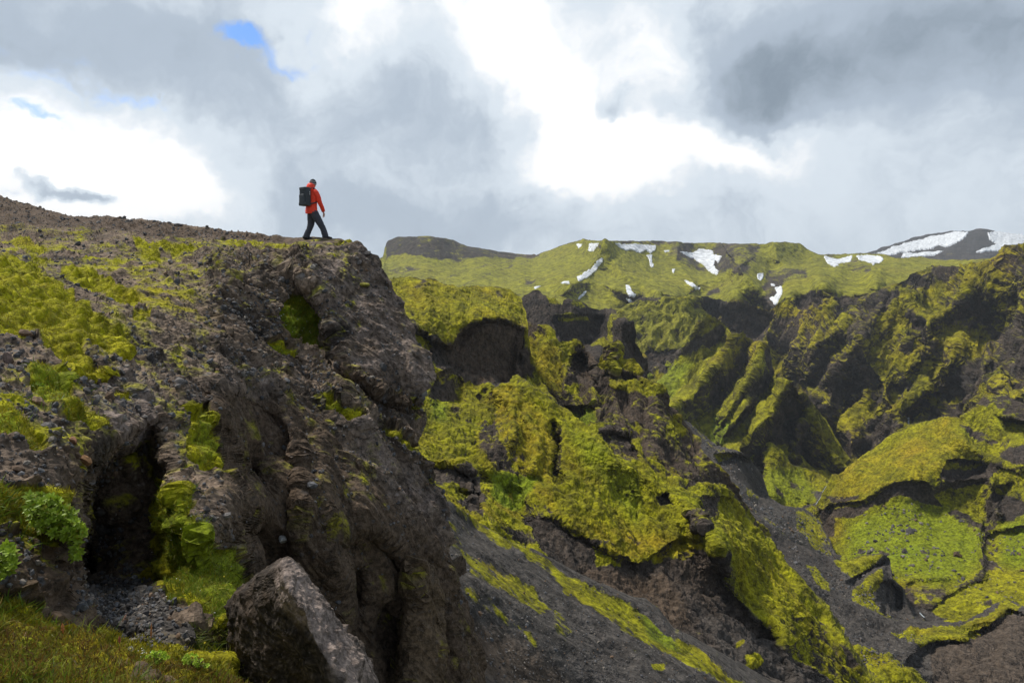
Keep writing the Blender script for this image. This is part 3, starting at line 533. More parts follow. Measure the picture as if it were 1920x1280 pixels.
# --- near hill with the hollow under its brow
sheet('hollow_hill', [(640,530),(700,518),(735,527),(750,522),(775,520),(790,526),(802,524),(815,527),(830,534),(860,540),(895,536),(930,540),(955,545),(975,556),(980,575),(984,600),(986,620),(990,650),(1000,685),(1010,705),(1030,740),(1080,800)],
      [(640,900),(800,960),(1080,960)], 650, 1070,
      [(660,520,170),(735,527,172),(800,524,180),(900,537,195),(960,545,198),(980,590,178),(740,600,135),(800,600,140),(860,600,150),(905,597,155),(950,600,160),(840,650,138),(985,640,165),(1005,700,160),(800,680,124),(900,720,140),(960,700,152),
       (820,760,112),(900,780,118),(960,760,130),(1060,800,135),(800,830,96),(860,860,95),(760,760,105),(760,900,80),(1000,900,110),(660,850,80)], M_mid, step=1.2,
      feats=[('step',[(815,640),(850,655),(868,625),(885,605),(905,598),(940,603),(975,615),(984,640),(978,670),(972,690),(950,715),(930,700),(870,690),(820,680),(805,660)],6.5,6),
       ('step',[(905,700),(950,715),(985,725),(960,740),(900,730)],-4,12),('ridge',[(800,524),(840,560),(880,585),(905,597)],60,50,6),('ridge',[(775,520),(790,550),(810,600)],20,24,4),
       ('step',[(765,620),(800,625),(810,650),(800,680),(780,660)],6,5),('step',[(860,690),(870,750),(820,760),(800,720)],4,8),('ridge',[(976,615),(972,650),(968,690)],8,10,7)],
      paint=[('moss',[(735,527),(840,537),(960,545),(978,600),(905,594),(880,602),(850,640),(820,640),(780,610),(750,590)],.8,5),('orange',[(735,527),(960,545),(978,600),(850,640),(750,590)],.35,8),
       ('rock',[(820,640),(850,652),(868,622),(885,603),(905,597),(945,603),(978,614),(986,650),(1002,700),(970,700),(955,720),(900,715),(840,700),(805,660)],1.9,4),('dark',[(830,655),(868,640),(890,612),(915,605),(905,660),(900,700),(850,695)],.25,8),  # hollow under the brow painted darker, shade put into its colour
       ('rock',[(772,536),(795,527),(815,540),(790,545)],1.2,3),('rock',[(930,545),(945,545),(942,560),(932,558)],1.3,2),('rock',[(760,595),(775,590),(790,615),(770,625)],1.1,4),('rock',[(765,622),(800,618),(830,640),(820,650),(790,640)],1.4,4),('rock',('line',[(820,540),(870,575),(900,590)],2),.9,4),
       ('rock',[(935,575),(955,570),(965,600),(950,598)],.9,4),('orange',[(820,690),(860,720),(840,740),(810,730)],.8,6),('scree',[(940,700),(960,715),(975,740),(945,735),(920,720)],1.0,6),('green',[(955,705),(990,710),(1010,745),(970,730)],1,4),('moss',[(955,700),(985,706),(1012,748),(985,740)],1.2,4),
       ('rock',[(805,715),(850,712),(860,735),(840,745),(808,740)],1.2,5),('green',[(810,745),(840,760),(840,790),(810,780)],.8,8),('brown',[(820,640),(905,597),(978,614),(1002,700),(900,715)],.7,8),('brown',[(840,710),(920,720),(900,800),(820,800)],.4,10)],
      ra=.65, mn=1.4, er=0.26, lam=16, amp=1.3, gully=.6, moss0=.12, slope=.9, warp=4, tex=1.6)
# --- the long mossy ridge in the middle distance
sheet('mossy_ridge', [(760,890),(800,870),(840,820),(880,780),(905,752),(918,738),(925,728),(940,720),(955,716),(962,706),(970,703),(985,715),(1010,733),(1040,752),(1065,773),(1090,795),(1105,803),(1118,796),(1145,799),(1170,808),(1188,818),(1195,832),(1205,850),(1250,885),(1280,903),(1300,905),(1325,910),(1345,908),(1356,912),(1370,930),(1395,960),(1412,985),(1440,1010),(1462,1050),(1500,1090),(1545,1140),(1580,1210),(1640,1300)],
      [(760,1020),(1000,1180),(1200,1300),(1400,1400),(1640,1400)], 770, 1630,
      [(780,880,95),(905,752,128),(955,716,135),(985,715,132),(1065,773,126),(1145,799,122),(1190,820,120),(1280,903,116),(1345,908,122),(1395,960,125),(1462,1050,118),(1545,1140,112),(1630,1290,100),
       (960,800,112),(920,850,100),(960,920,95),(1050,900,98),(1100,950,93),(1200,950,100),(1280,980,98),(1300,1040,92),(1350,1040,94),(1360,1000,102),(1100,1030,84),(1200,1100,82),(1300,1120,84),(1390,1150,88),(1440,1180,88),(1500,1160,98),(1430,1080,104),
       (880,920,88),(900,1000,76),(1000,1080,74),(1200,1200,70),(1350,1250,70),(1450,1300,72),(1600,1380,75),(1300,1330,62)], M_mid, step=1.15,
      feats=[('ridge',[(955,716),(1000,745),(1060,790),(1130,850),(1200,890),(1260,930),(1310,960),(1340,1010),(1352,1035)],60,50,9),('ridge',[(1270,905),(1330,970),(1352,1035),(1370,1100),(1420,1160)],20,22,5),
       ('step',[(975,965),(1040,975),(1100,1010),(1130,1030),(1200,1060),(1280,1010),(1320,1010),(1355,1035),(1362,1100),(1450,1200),(1500,1280),(1250,1280),(1000,1120),(960,1020)],1.8,9),
       ('step',[(1120,812),(1150,806),(1190,822),(1197,860),(1180,858),(1140,835)],4,3),('step',[(1290,905),(1360,912),(1365,930),(1310,930)],-2,4),('step',[(1230,920),(1255,925),(1262,945),(1240,940)],2.5,3),('step',[(1290,960),(1315,965),(1325,990),(1300,990)],-3,3),
       ('ridge',[(1037,795),(1045,830),(1040,880),(1050,900)],12,12,-5),('ridge',[(930,730),(960,760),(960,820)],20,24,6),('ridge',[(985,780),(1010,820),(1000,880)],16,20,4),('ridge',[(905,900),(960,930),(985,960)],26,20,-5),
       ('ridge',[(1385,955),(1410,1050),(1480,1130)],30,40,4),('ridge',[(1450,1170),(1500,1220),(1560,1290)],26,26,3),('ridge',[(1380,1100),(1450,1200)],20,20,-4)],
      paint=[('moss',[(925,725),(955,716),(1065,773),(1130,810),(1200,860),(1300,930),(1355,1020),(1345,1040),(1300,1020),(1200,1000),(1150,1010),(1100,1010),(1080,985),(1040,970),(1020,900),(960,880),(930,800)],.72,5),
       ('orange',[(925,725),(955,716),(1040,800),(1040,970),(1200,1000),(1300,1020),(1345,1040),(1150,1040),(1000,930),(930,800)],.95,10),('green',[(1060,790),(1110,830),(1200,900),(1200,980),(1150,930),(1090,870)],.5,16),
       ('rock',[(1036,795),(1058,800),(1056,850),(1050,890),(1038,890),(1036,840)],1.0,5),('rock',[(925,760),(950,765),(970,820),(1000,880),(960,900),(900,860),(900,800)],.75,8),('rock',[(1118,806),(1150,800),(1190,820),(1197,868),(1170,858),(1135,835)],1.4,4),
       ('green',[(915,885),(960,890),(1005,895),(990,930),(960,960),(920,930)],1,6),('moss',[(915,885),(960,890),(1005,895),(985,930),(970,970),(920,930)],1.0,5),
       ('rock',[(975,960),(1035,975),(1070,1000),(1100,1010),(1150,1015),(1200,1050),(1280,1055),(1330,1030),(1360,1040),(1362,1100),(1420,1160),(1480,1230),(1600,1300),(1600,1420),(1250,1420),(1000,1140),(960,1020)],1.35,5),
       ('moss',[(1110,1020),(1180,1015),(1240,1030),(1240,1050),(1160,1060),(1120,1060)],1.5,5),('moss',[(1260,1010),(1330,1010),(1340,1030),(1290,1030),(1265,1035)],1.2,4),('rock',[(1228,920),(1258,925),(1264,950),(1240,945)],1.5,3),('rock',[(1288,960),(1320,962),(1328,992),(1300,995)],1.5,3),('rock',[(1290,900),(1300,903),(1302,912),(1288,912)],1.2,3),
       ('moss',[(1350,912),(1390,960),(1412,985),(1462,1050),(1545,1140),(1530,1165),(1480,1150),(1440,1175),(1400,1130),(1375,1080),(1360,1020)],.9,5),('rock',[(1315,930),(1350,925),(1350,960),(1320,970)],.8,5),
       ('brown',[(1090,1060),(1250,1080),(1300,1180),(1200,1180)],.7,12),('dark',[(970,990),(1080,1040),(1200,1100),(1100,1120),(980,1040)],.15,8),('moss',[(1396,1225),(1415,1222),(1432,1238),(1425,1250),(1400,1248)],3.0,3),('moss',[(1384,1200),(1395,1198),(1396,1208),(1388,1208)],2.6,2),('moss',[(1562,1178),(1580,1178),(1582,1188),(1566,1190)],2.6,2),
       ('scree',[(1300,1130),(1400,1180),(1560,1280),(1440,1300),(1330,1200)],.6,10)],
      ra=.55, mn=1.6, er=0.30, lam=11, amp=1.0, gully=.7, moss0=.02, slope=.75, warp=4, tex=1.7)
# --- near right foot: scree crest and the mossy ledge over black rock
sheet('mossy_ledge', [(1380,1050),(1440,1030),(1465,1048),(1490,1070),(1515,1092),(1560,1117),(1605,1136),(1640,1152),(1676,1167),(1720,1168),(1750,1172),(1790,1172),(1812,1168),(1840,1152),(1862,1138),(1882,1129),(1905,1132),(1920,1138),(2060,1170)],
      [(1380,1300),(1600,1420),(2060,1420)], 1390, 2040,
      [(1400,1050,175),(1465,1048,172),(1560,1117,166),(1676,1167,162),(1750,1172,166),(1812,1168,172),(1882,1129,182),(2040,1170,170),(1500,1130,145),(1600,1190,140),(1720,1195,150),(1780,1190,155),(1810,1198,150),(1880,1160,165),(1450,1200,120),(1600,1250,122),(1680,1260,124),(1800,1250,135),(1900,1250,135),(1500,1320,100),(1700,1350,110),(1900,1380,115),(2030,1380,115)], M_mid, step=1.2,
      feats=[('step',[(1720,1215),(1760,1200),(1812,1200),(1820,1178),(1860,1165),(1890,1142),(1920,1150),(2060,1180),(2060,1440),(1740,1440),(1760,1290),(1700,1240)],5,5),('step',[(1540,1190),(1570,1195),(1600,1215),(1590,1290),(1540,1250)],5,4),('ridge',[(1600,1215),(1660,1235),(1720,1280)],20,26,5)],
      paint=[('scree',(0,0),.95,1),('dark',[(1560,1120),(1676,1170),(1680,1200),(1600,1160)],.45,6),('moss',[(1680,1175),(1750,1174),(1800,1174),(1850,1150),(1885,1130),(1918,1138),(1880,1156),(1830,1180),(1815,1198),(1760,1198),(1725,1215),(1700,1200)],2.7,3),
       ('rock',[(1740,1215),(1815,1200),(1825,1182),(1890,1150),(2060,1180),(2060,1440),(1760,1440),(1750,1280)],2.2,3),('brown',[(1740,1215),(1815,1200),(1825,1182),(1890,1150),(2060,1180),(2060,1440),(1760,1440),(1750,1280)],.55,3),
       ('moss',[(1595,1210),(1640,1215),(1700,1240),(1760,1290),(1760,1340),(1600,1340),(1590,1260)],2.2,5),('moss',[(1562,1178),(1578,1174),(1582,1188),(1566,1190)],2.8,2),('moss',[(1670,1180),(1700,1180),(1705,1195),(1680,1195)],1.8,3),('moss',[(1740,1225),(1770,1225),(1770,1240),(1745,1240)],2,3)],
      ra=.7, mn=1.4, er=0.34, lam=13, amp=.9, gully=.5, moss0=-.05, slope=.4, warp=3.5, tex=1.6)
# --- small outcrop above the scree
sheet('outcrop', [(740,850),(775,852),(800,862),(820,866),(845,868),(862,862),(878,868),(888,885),(893,905),(898,925),(912,930),(925,948),(950,965),(975,978),(990,990),(995,1010),(1005,1030),(1060,1080)],
      [(740,1000),(900,1080),(1060,1180)], 750, 1050,
      [(760,852,70),(862,864,72),(893,905,70),(950,965,66),(1000,1020,62),(1050,1080,60),(800,900,62),(860,930,60),(930,980,58),(800,980,50),(1040,1170,50),(900,1070,50)], M_mid, step=1.0,
      feats=[('step',[(780,868),(850,872),(890,890),(890,925),(860,920),(845,905),(800,900)],2.5,3),('ridge',[(862,866),(880,885),(885,930)],10,10,2),('step',[(855,915),(900,925),(908,960),(880,960)],2,3)],
      paint=[('rock',[(780,866),(880,872),(893,900),(908,935),(905,970),(860,940),(840,905),(790,900)],1.2,4),('moss',[(775,850),(800,860),(860,862),(875,866),(820,872),(780,866)],1.6,3),('moss',[(842,905),(880,915),(870,935),(850,930)],1.6,4),('moss',[(915,930),(990,985),(985,1000),(950,985),(920,955)],1.4,4),('rock',[(940,985),(990,1000),(1000,1020),(970,1010)],.9,4),('moss',('line',[(850,930),(880,970),(940,1010)],5),1.0,4)],
      mn=1.4, er=0.25, lam=6, amp=.55, gully=.5, moss0=.05, slope=.7, warp=3, tex=1.7)
# --- near scree slope below the cliff
sheet('scree_bank', [(700,850),(790,880),(815,912),(850,945),(900,982),(960,1018),(1005,1034),(1060,1064),(1100,1084),(1180,1124),(1210,1128),(1235,1150),(1262,1190),(1300,1208),(1330,1228),(1400,1275),(1480,1330)],
      [(700,1300),(900,1420),(1480,1420)], 720, 1460,
      [(740,860,44),(815,912,46),(900,982,50),(1005,1034,52),(1180,1124,54),(1262,1190,52),(1400,1275,52),(1460,1320,52),(820,1000,36),(900,1060,37),(1000,1120,40),(1100,1170,42),(1200,1220,43),(1300,1270,44),(850,1120,29),(1000,1230,31),(1100,1300,33),(860,1300,22),(1000,1380,24),(1400,1400,40),(760,1100,30)], M_mid, step=1.15,
      feats=[('ridge',[(850,1078),(960,1130),(1060,1200),(1180,1290),(1300,1400)],14,80,1.6),('ridge',[(830,1010),(960,1080),(1060,1150),(1180,1240)],24,26,-.9),('ridge',[(1100,1090),(1230,1150),(1275,1195)],16,30,1.4)],
      paint=[('scree',(0,0),1.0,1),('moss',('line',[(800,900),(900,985),(1000,1040),(1060,1080)],7),1.5,7),('moss',[(1030,1060),(1100,1090),(1200,1140),(1260,1190),(1290,1210),(1400,1280),(1380,1290),(1300,1250),(1200,1200),(1120,1150),(1060,1110)],1.55,7),
       ('green',[(1200,1150),(1260,1190),(1270,1220),(1220,1200)],1,6),('moss',[(860,1020),(900,1040),(1000,1100),(1030,1140),(1010,1150),(940,1110),(880,1080)],1.3,8),('moss',[(850,960),(880,990),(900,1040),(860,1040),(835,1000)],.85,10),('moss',[(1040,1140),(1080,1180),(1060,1200),(1030,1170)],1.0,8),
       ('moss',('line',[(880,1110),(1000,1200)],10),.75,8),('moss',[(1220,1245),(1245,1245),(1240,1258),(1225,1256)],2,4),('brown',[(850,1150),(1000,1220),(1100,1300),(1000,1300),(860,1260)],.6,20),('rock',[(1215,1130),(1262,1190),(1275,1210),(1240,1180)],1,4)],
      lump=.1, er=0.08, mn=1.6, lam=7, amp=.18, gully=.6, moss0=.10, slope=.3, warp=5, tex=.8)
# ================================================================== THE NEAR CLIFF
DIAG = np.array([.50, .12, -.86]); DIAG /= np.linalg.norm(DIAG)
def cliff_extra(P, W, sm, PX, PY):
    dist = np.linalg.norm(P, axis=-1)
    al = (P * DIAG).sum(-1)[..., None] * DIAG
    pf = (P - al) + al * .13                                  # stretched along the bedding
    mp = sstep(.15, .5, W['moss'] + .35 * fbm(P * 1.3, 3, 201)); rockm = (1 - mp)
    flute = fbm(pf / .85, 4, 210, .55, ridged=True)
    face = sstep(-25, 15, poly_sd(PX, PY, [(395,480),(560,475),(690,462),(900,690),(1000,1400),(430,1400),(400,1000),(385,800)]))
    w1, r1 = worley(P / .42 + fbm(P * 1.2, 2, 220)[..., None] * .3, 231); w2, r2 = worley(P / .15, 232); w3, r3 = worley(P / .060, 233)
    big = np.clip(.46 - w1, 0, 1) * (r1 > .55) * .30; med = np.clip(.42 - w2, 0, 1) * (r2 > .40) * .17; sml = np.clip(.42 - w3, 0, 1) * (r3 > .3) * .075
    crk = fbm(P * np.array([2.2, 2.2, 1.4]), 5, 240, .6, ridged=True)
    d = rockm * (flute * .32 * face + (big + med) * np.clip(sm, .04, 1) + sml * np.clip(sm, .15, 1) + crk * .06 * np.clip(sm, .1, 1))
    c1 = vnoise(pf / np.array([.9, .9, .9]) + fbm(P * 1.1, 3, 260)[..., None] * .6, 261); c2 = vnoise(P / .75 + fbm(P * 2, 3, 262)[..., None] * .4, 263)
    d = d - rockm * face * np.clip(sm * 1.3 - .3, 0, 1) * (np.exp(-(c1 / .035) ** 2) * .13 + np.exp(-(c2 / .03) ** 2) * .06)
    # cushions of moss
    q = P / np.array([.42, .42, .26]); m1, _ = worley(q + fbm(P * 2, 2, 251)[..., None] * .35, 252); m2, _ = worley(P / .13, 253)
    d = d + mp * ((.55 - m1) * .32 + (.5 - m2) * .055) * np.clip(dist / 9, .35, 1.2)
    return d
CL_TOP = [(-160, 325), (0, 369), (60, 385), (110, 400), (150, 408), (180, 409), (215, 408), (260, 413), (310, 419), (345, 423), (400, 427), (430, 434), (450, 439), (500, 441), (540, 443), (585, 446), (610, 444), (640, 447), (665, 448), (680, 456), (720, 520)]
CL_R = [(300, 676), (449, 674), (456, 681), (470, 690), (478, 692), (490, 702), (520, 722), (545, 736), (560, 743), (590, 752), (620, 766), (650, 782), (675, 797), (692, 803), (715, 803), (735, 797), (748, 785), (753, 770), (762, 768), (772, 786), (785, 786), (800, 786),
        (822, 784), (840, 776), (850, 778), (870, 797), (900, 806), (930, 818), (960, 826), (1000, 832), (1030, 834), (1055, 845), (1068, 858), (1085, 848), (1120, 858), (1160, 868), (1200, 885), (1240, 897), (1280, 905), (1340, 918)]
CLIFF_DEPTH = [(-150,330,36),(0,370,33),(180,410,30),(430,437,25.5),(585,450,22.0),(680,457,21),(0,430,24),(200,450,22.5),(400,470,20.5),(500,447,23.5),
    (0,500,14.5),(200,530,16),(350,520,17.5),(500,490,19.5),(600,478,20),(-150,500,13),(-150,700,7),(0,600,9.5),(150,600,11),(300,600,13),(430,560,16.5),
    (0,700,7.2),(150,700,8.2),(280,700,10.5),(370,650,13),(0,800,5.7),(120,800,6.5),(220,790,7.8),(290,740,9.6),(330,780,9.3),(350,850,8.4),(370,900,8.0),(320,900,7.8),(0,900,4.9),(100,900,5.5),(-150,900,4.4),(0,1000,4.5),(100,1000,5.1),
    (190,850,7.0),(200,950,7.0),(250,1040,6.9),(160,950,7.1),(158,1040,6.9),(150,900,6.7),(160,1090,6.4),(330,980,7.3),(340,1080,6.8),(390,1080,6.7),(430,1150,6.2),(400,1000,7.4),(220,1130,6.0),(300,1160,5.6),(200,1190,5.2),(300,1230,4.9),(60,1100,4.6),(0,1150,4.0),(100,1200,4.2),(100,1330,3.8),(400,1250,5.2),(400,1330,4.8),
    (450,700,13.6),(470,780,12.9),(450,900,12.0),(520,900,12.2),(500,1000,11.8),(455,1000,11.4),(475,1100,11.0),(520,1150,11.0),(425,950,8.2),(600,900,13),(700,950,13.8),(700,1100,13.0),(600,1250,11.5),(700,1320,12),(800,950,15.8),(830,1080,15.5),(860,1250,14.5),(900,1330,14.5),(760,830,16.2),(780,880,16.5),(600,1050,12.2),
    (420,600,15.8),(520,600,17.2),(560,650,17.2),(480,700,14.7),(600,720,16.2),(670,770,16.2),(700,540,19.6),(740,620,18.9),(790,700,18.4),(660,640,18.2),(740,740,18.0),(640,520,19.3),(700,840,15.6)]
def cliff_hook(i):
    c = i['col']; P = i['P']
    # pale lichen crust and blue-grey stones on exposed rock
    lich = sstep(.12, .5, fbm(P * 3.1, 4, 301)) * sstep(.0, .35, fbm(P * 14, 3, 302, .7)) * (1 - i['moss']) * (1 - .75 * np.clip(i['W']['smooth'], 0, 1)) * (1 - np.clip(i['W']['dark'], 0, 1))
    c = lerp(c, np.array([.255, .215, .185], np.float32), lich * .75)
    w, r = worley(P / .15, 232); st = (r > .62) * sstep(.30, .22, w) * (1 - i['moss']) * (1 - .8 * np.clip(i['W']['smooth'], 0, 1))
    c = lerp(c, np.array([.085, .090, .100], np.float32) * (.5 + r)[..., None], st * .8)
    ye = sstep(.25, .5, fbm(P * 2.3, 4, 305)) * (1 - i['moss']) * .35 * (1 - np.clip(i['W']['smooth'], 0, 1))
    return lerp(c, C['ochre'] * .8, ye)
sheet('cliff', CL_TOP, [(-160,1345),(1000,1345)], -150, 700, CLIFF_DEPTH, M_near, step=1.15, xr=CL_R, ra=.65, lump=0, mb=.12,
    feats=[('step',[(132,1120),(130,960),(145,885),(180,845),(240,815),(275,795),(292,793),(305,815),(312,860),(322,900),(322,1000),(318,1100),(280,1125)],1.2,12),
     ('step',[(132,1090),(150,1040),(175,1000),(190,1080),(170,1110)],.8,6),
     ('step',[(560,440),(700,440),(840,680),(830,770),(770,764),(735,752),(690,728),(660,700),(640,668),(626,640),(616,610),(606,570),(592,545),(560,520),(520,500)],-.75,5),
     ('step',[(480,470),(520,498),(560,520),(595,548),(606,590),(618,640),(650,700),(700,745),(775,770),(790,800),(740,800),(680,780),(600,720),(560,650),(510,590),(450,520),(430,480)],.22,24),
     ('step',[(392,770),(400,765),(425,900),(440,1090),(450,1120),(520,1060),(560,1050),(556,850),(520,780),(430,735)],.35,7),
     ('step',[(620,1010),(650,1000),(700,990),(755,1040),(775,1110),(770,1200),(740,1300),(640,1340),(640,1100)],.7,7),
     ('step',[(640,1080),(650,1058),(680,1060),(690,1110),(670,1150),(650,1160)],.5,6),('step',[(700,1130),(720,1110),(765,1150),(770,1250),(740,1330),(700,1330)],.5,6),
     ('step',[(766,1150),(776,1060),(800,1075),(815,1160),(815,1340),(765,1340)],-.5,4),
     ('ridge',[(345,660),(395,740),(400,790)],26,20,.5),('ridge',[(400,470),(440,520),(500,560),(540,620)],20,26,.5),('ridge',[(430,620),(520,760),(560,840)],16,26,.35),
     ('ridge',[(640,760),(700,870),(770,980),(840,1090)],40,40,.7),('ridge',[(560,700),(600,800),(640,930),(650,1000)],26,30,-.35),('ridge',[(596,830),(605,900),(620,1000),(625,1080)],16,24,.35),
     ('ridge',[(800,960),(850,1066),(858,1070)],22,20,.4),('ridge',[(820,1090),(850,1200),(880,1300)],30,30,.5),('ridge',[(786,1080),(790,1000),(740,880)],8,10,-.3),
     ('ridge',[(350,780),(385,790),(398,850),(400,895)],24,10,.5),('ridge',[(330,920),(350,980),(390,1060),(435,1110)],30,8,.55),('ridge',[(190,690),(250,740),(290,790)],40,20,.45),
     ('ridge',[(405,900),(408,1000)],5,5,-.2),('step',[(300,1170),(440,1180),(440,1260),(330,1250)],.25,10),
     ('ridge',[(0,470),(120,540),(240,640)],20,30,.25),('step',[(100,700),(190,720),(170,780),(120,760)],.2,8),
     ('step',[(100,1000),(128,1000),(130,1180),(106,1180)],-.35,5)],
    paint=[('moss',[(-150,425),(200,440),(640,452),(665,468),(560,485),(470,478),(410,485),(380,560),(300,640),(270,690),(200,690),(150,820),(-150,900)],.08,14),
     ('brown',[(-150,330),(0,368),(180,408),(430,434),(560,444),(680,448),(690,458),(560,458),(400,452),(200,438),(0,425),(-150,400)],.8,5),('pale',[(0,372),(180,412),(430,440),(380,452),(200,436),(60,420),(0,400)],.8,6),('rock',[(-150,330),(0,368),(180,408),(430,434),(600,446),(560,456),(400,450),(200,436),(0,424),(-150,400)],.5,5),
     ('moss',[(-150,470),(0,488),(60,502),(130,560),(190,605),(240,640),(252,668),(232,684),(180,668),(142,645),(150,680),(205,705),(190,722),(120,700),(60,650),(0,640),(-150,640)],1.15,5),
     ('moss',[(112,512),(160,512),(215,535),(232,552),(268,582),(240,586),(200,572),(150,548),(120,535)],1.1,4),('moss',[(18,452),(50,452),(90,475),(60,480),(20,462)],1.0,4),('moss',[(250,455),(330,458),(375,475),(340,482),(260,470)],.8,5),('moss',[(265,470),(300,480),(300,500),(270,490)],.8,4),
     ('moss',[(400,455),(440,452),(560,462),(600,475),(560,478),(430,470)],.45,6),('moss',[(50,478),(90,490),(85,505),(60,500)],.9,4),('moss',[(250,590),(282,588),(280,602),(252,606)],1.1,3),('moss',[(640,452),(672,452),(660,462),(620,462)],.6,3),
     ('moss',[(45,700),(80,690),(115,720),(130,755),(165,790),(172,812),(150,812),(105,780),(60,740)],1.2,4),('green',[(45,700),(80,690),(115,720),(120,770),(80,760)],.8,5),('moss',[(-150,760),(0,775),(30,788),(58,812),(82,832),(88,858),(62,862),(30,842),(0,835),(-150,830)],1.25,4),('green',[(-150,790),(0,790),(55,820),(70,850),(20,838)],.9,5),
     ('moss',[(518,590),(545,562),(570,556),(600,572),(614,600),(613,640),(596,666),(560,652),(530,622)],1.3,5),('green',[(510,590),(600,572),(614,640),(590,666),(520,620)],1,6),('moss',[(488,645),(520,640),(555,665),(545,680),(500,668)],1.1,4),('green',[(488,645),(555,665),(500,670)],.7,4),
     ('moss',[(600,680),(635,685),(630,700),(605,695)],1,4),('moss',[(590,750),(620,752),(668,790),(655,800),(605,775)],1.25,4),('green',[(590,750),(640,760),(650,785),(600,770)],.6,4),('moss',[(200,735),(245,750),(250,765),(205,750)],.8,4),
     ('moss',[(345,780),(375,770),(392,790),(395,830),(408,880),(402,900),(375,892),(345,862)],1.3,4),('green',[(345,800),(375,780),(395,850),(370,880)],.7,6),('moss',[(255,872),(300,868),(295,902),(265,905)],1.0,4),
     ('moss',[(318,900),(338,925),(362,985),(398,1045),(432,1092),(444,1130),(430,1178),(395,1172),(350,1145),(320,1150),(298,1080),(306,1000),(314,950)],1.35,6),('green',[(330,930),(362,985),(398,1045),(432,1092),(444,1130),(430,1178),(350,1130),(330,1050)],.9,8),('orange',[(310,950),(340,1000),(360,1060),(310,1090)],.8,8),
     ('moss',[(-150,925),(0,930),(60,925),(100,960),(80,1010),(40,1020),(0,1010),(-150,1010)],1.2,5),('green',[(-150,925),(0,930),(100,960),(60,1020),(-150,1010)],.5,6),('moss',[(-150,1130),(0,1140),(40,1165),(45,1205),(-150,1210)],1.1,5),('moss',[(-150,1180),(200,1190),(460,1240),(460,1350),(-150,1350)],1.0,6),
     ('moss',[(700,800),(730,805),(775,840),(760,845),(715,825)],.7,4),('orange',[(700,800),(775,840),(715,830)],1,4),('moss',[(120,878),(132,878),(132,884)],1,2),('moss',[(445,955),(462,955),(460,962),(446,962)],1.3,2),
     ('smooth',[(380,740),(430,720),(560,760),(760,860),(850,1000),(930,1340),(440,1340),(440,1120),(400,1000)],.75,14),
     ('smooth',[(570,450),(690,460),(810,680),(800,750),(740,745),(680,710),(640,650),(610,570)],.6,8),
     ('smooth',[(535,425),(640,425),(655,462),(525,462)],.97,8),
     ('pale',[(175,700),(230,700),(290,755),(285,790),(250,822),(200,822),(165,760)],1.0,6),('pale',[(560,450),(700,470),(830,690),(800,750),(700,720),(640,660),(600,550)],.75,6),('pale',[(380,700),(470,680),(560,800),(600,860),(520,860),(430,780)],.6,10),('pale',[(640,780),(760,850),(820,960),(830,1050),(760,1000),(680,860)],.7,10),
     ('smooth',[(390,775),(430,750),(500,790),(550,850),(558,900),(552,1055),(480,1060),(440,1120),(405,1000),(388,880)],.93,6),('smooth',[(640,1000),(700,985),(770,1040),(805,1080),(815,1340),(640,1340),(630,1100)],.95,6),('smooth',[(660,900),(760,960),(800,1060),(700,1000)],.55,10),
     ('brown',[(380,740),(560,760),(850,1050),(930,1340),(430,1340),(400,1000)],.85,12),('brown',[(640,680),(770,740),(780,800),(600,720)],.6,8),
     ('tan',[(762,1150),(775,1060),(800,1075),(818,1160),(818,1340),(758,1340)],1.3,5),('tan',[(690,1110),(770,1060),(775,1150),(720,1150)],.35,8),('tan',[(660,1180),(700,1150),(700,1330),(650,1330)],.25,8),
     ('dark',[(150,1120),(150,960),(165,885),(215,838),(262,820),(295,800),(312,860),(322,1000),(318,1100)],.12,6),('brown',[(132,1110),(132,900),(215,838),(295,800),(322,1000),(318,1100)],.6,6),('dark',[(625,660),(700,745),(790,760),(780,800),(640,740)],.3,6),  # cave and underside of the slab darkened, shade put into the rock colour
     ('scree',[(130,1110),(200,1090),(300,1140),(350,1180),(330,1240),(150,1190)],1.3,8),('brown',[(80,850),(150,830),(160,960),(100,960)],.7,8),('brown',[(-150,1000),(60,1000),(130,1000),(135,1180),(-150,1170)],.8,10),('dark',[(-150,1000),(60,1000),(130,1000),(135,1180),(-150,1170)],.45,10)],
    lam=3.2, amp=.30, gully=.25, rockc='crust', moss0=-.36, slope=.32, mn=1.1, warp=5, extra=cliff_extra, hook=cliff_hook, tex=.75, back=(.01,.03,.08,.2,.4,.8), drop=.12)
# --- mossy bank at the photographer's feet
def bank_extra(P, W, sm, PX, PY):
    m1, _ = worley(P / .16 + fbm(P * 4, 2, 401)[..., None] * .3, 402); m2, _ = worley(P / .05, 403)
    return (.5 - m1) * .09 + (.5 - m2) * .02 + fbm(P * 9, 3, 404) * .02
sheet('moss_bank', [(-160,1120),(0,1160),(60,1178),(100,1172),(150,1180),(190,1202),(215,1222),(260,1228),(320,1236),(370,1246),(410,1262),(440,1272),(470,1290),(520,1320)], [(-160,1420),(520,1420)], -150, 500,
    [(-150,1130,3.4),(0,1160,3.6),(150,1182,3.8),(260,1228,3.7),(420,1268,3.8),(500,1310,3.9),(0,1300,2.9),(250,1300,3.1),(480,1400,3.2),(0,1420,2.6),(250,1420,2.7)], M_near, step=1.3,
    paint=[('moss',(0,0),.8,1),('orange',(0,0),1,1),('brown',(0,0),1,1),('rock',[(250,1250),(300,1255),(330,1285),(280,1290),(240,1270)],1.3,6),('green',[(0,1200),(140,1215),(120,1290),(0,1290)],.7,12)],
    lam=.8, amp=.06, gully=0, moss0=.05, slope=.2, warp=3, extra=bank_extra, lump=0, back=(.02,.05,.1,.2), drop=.9)
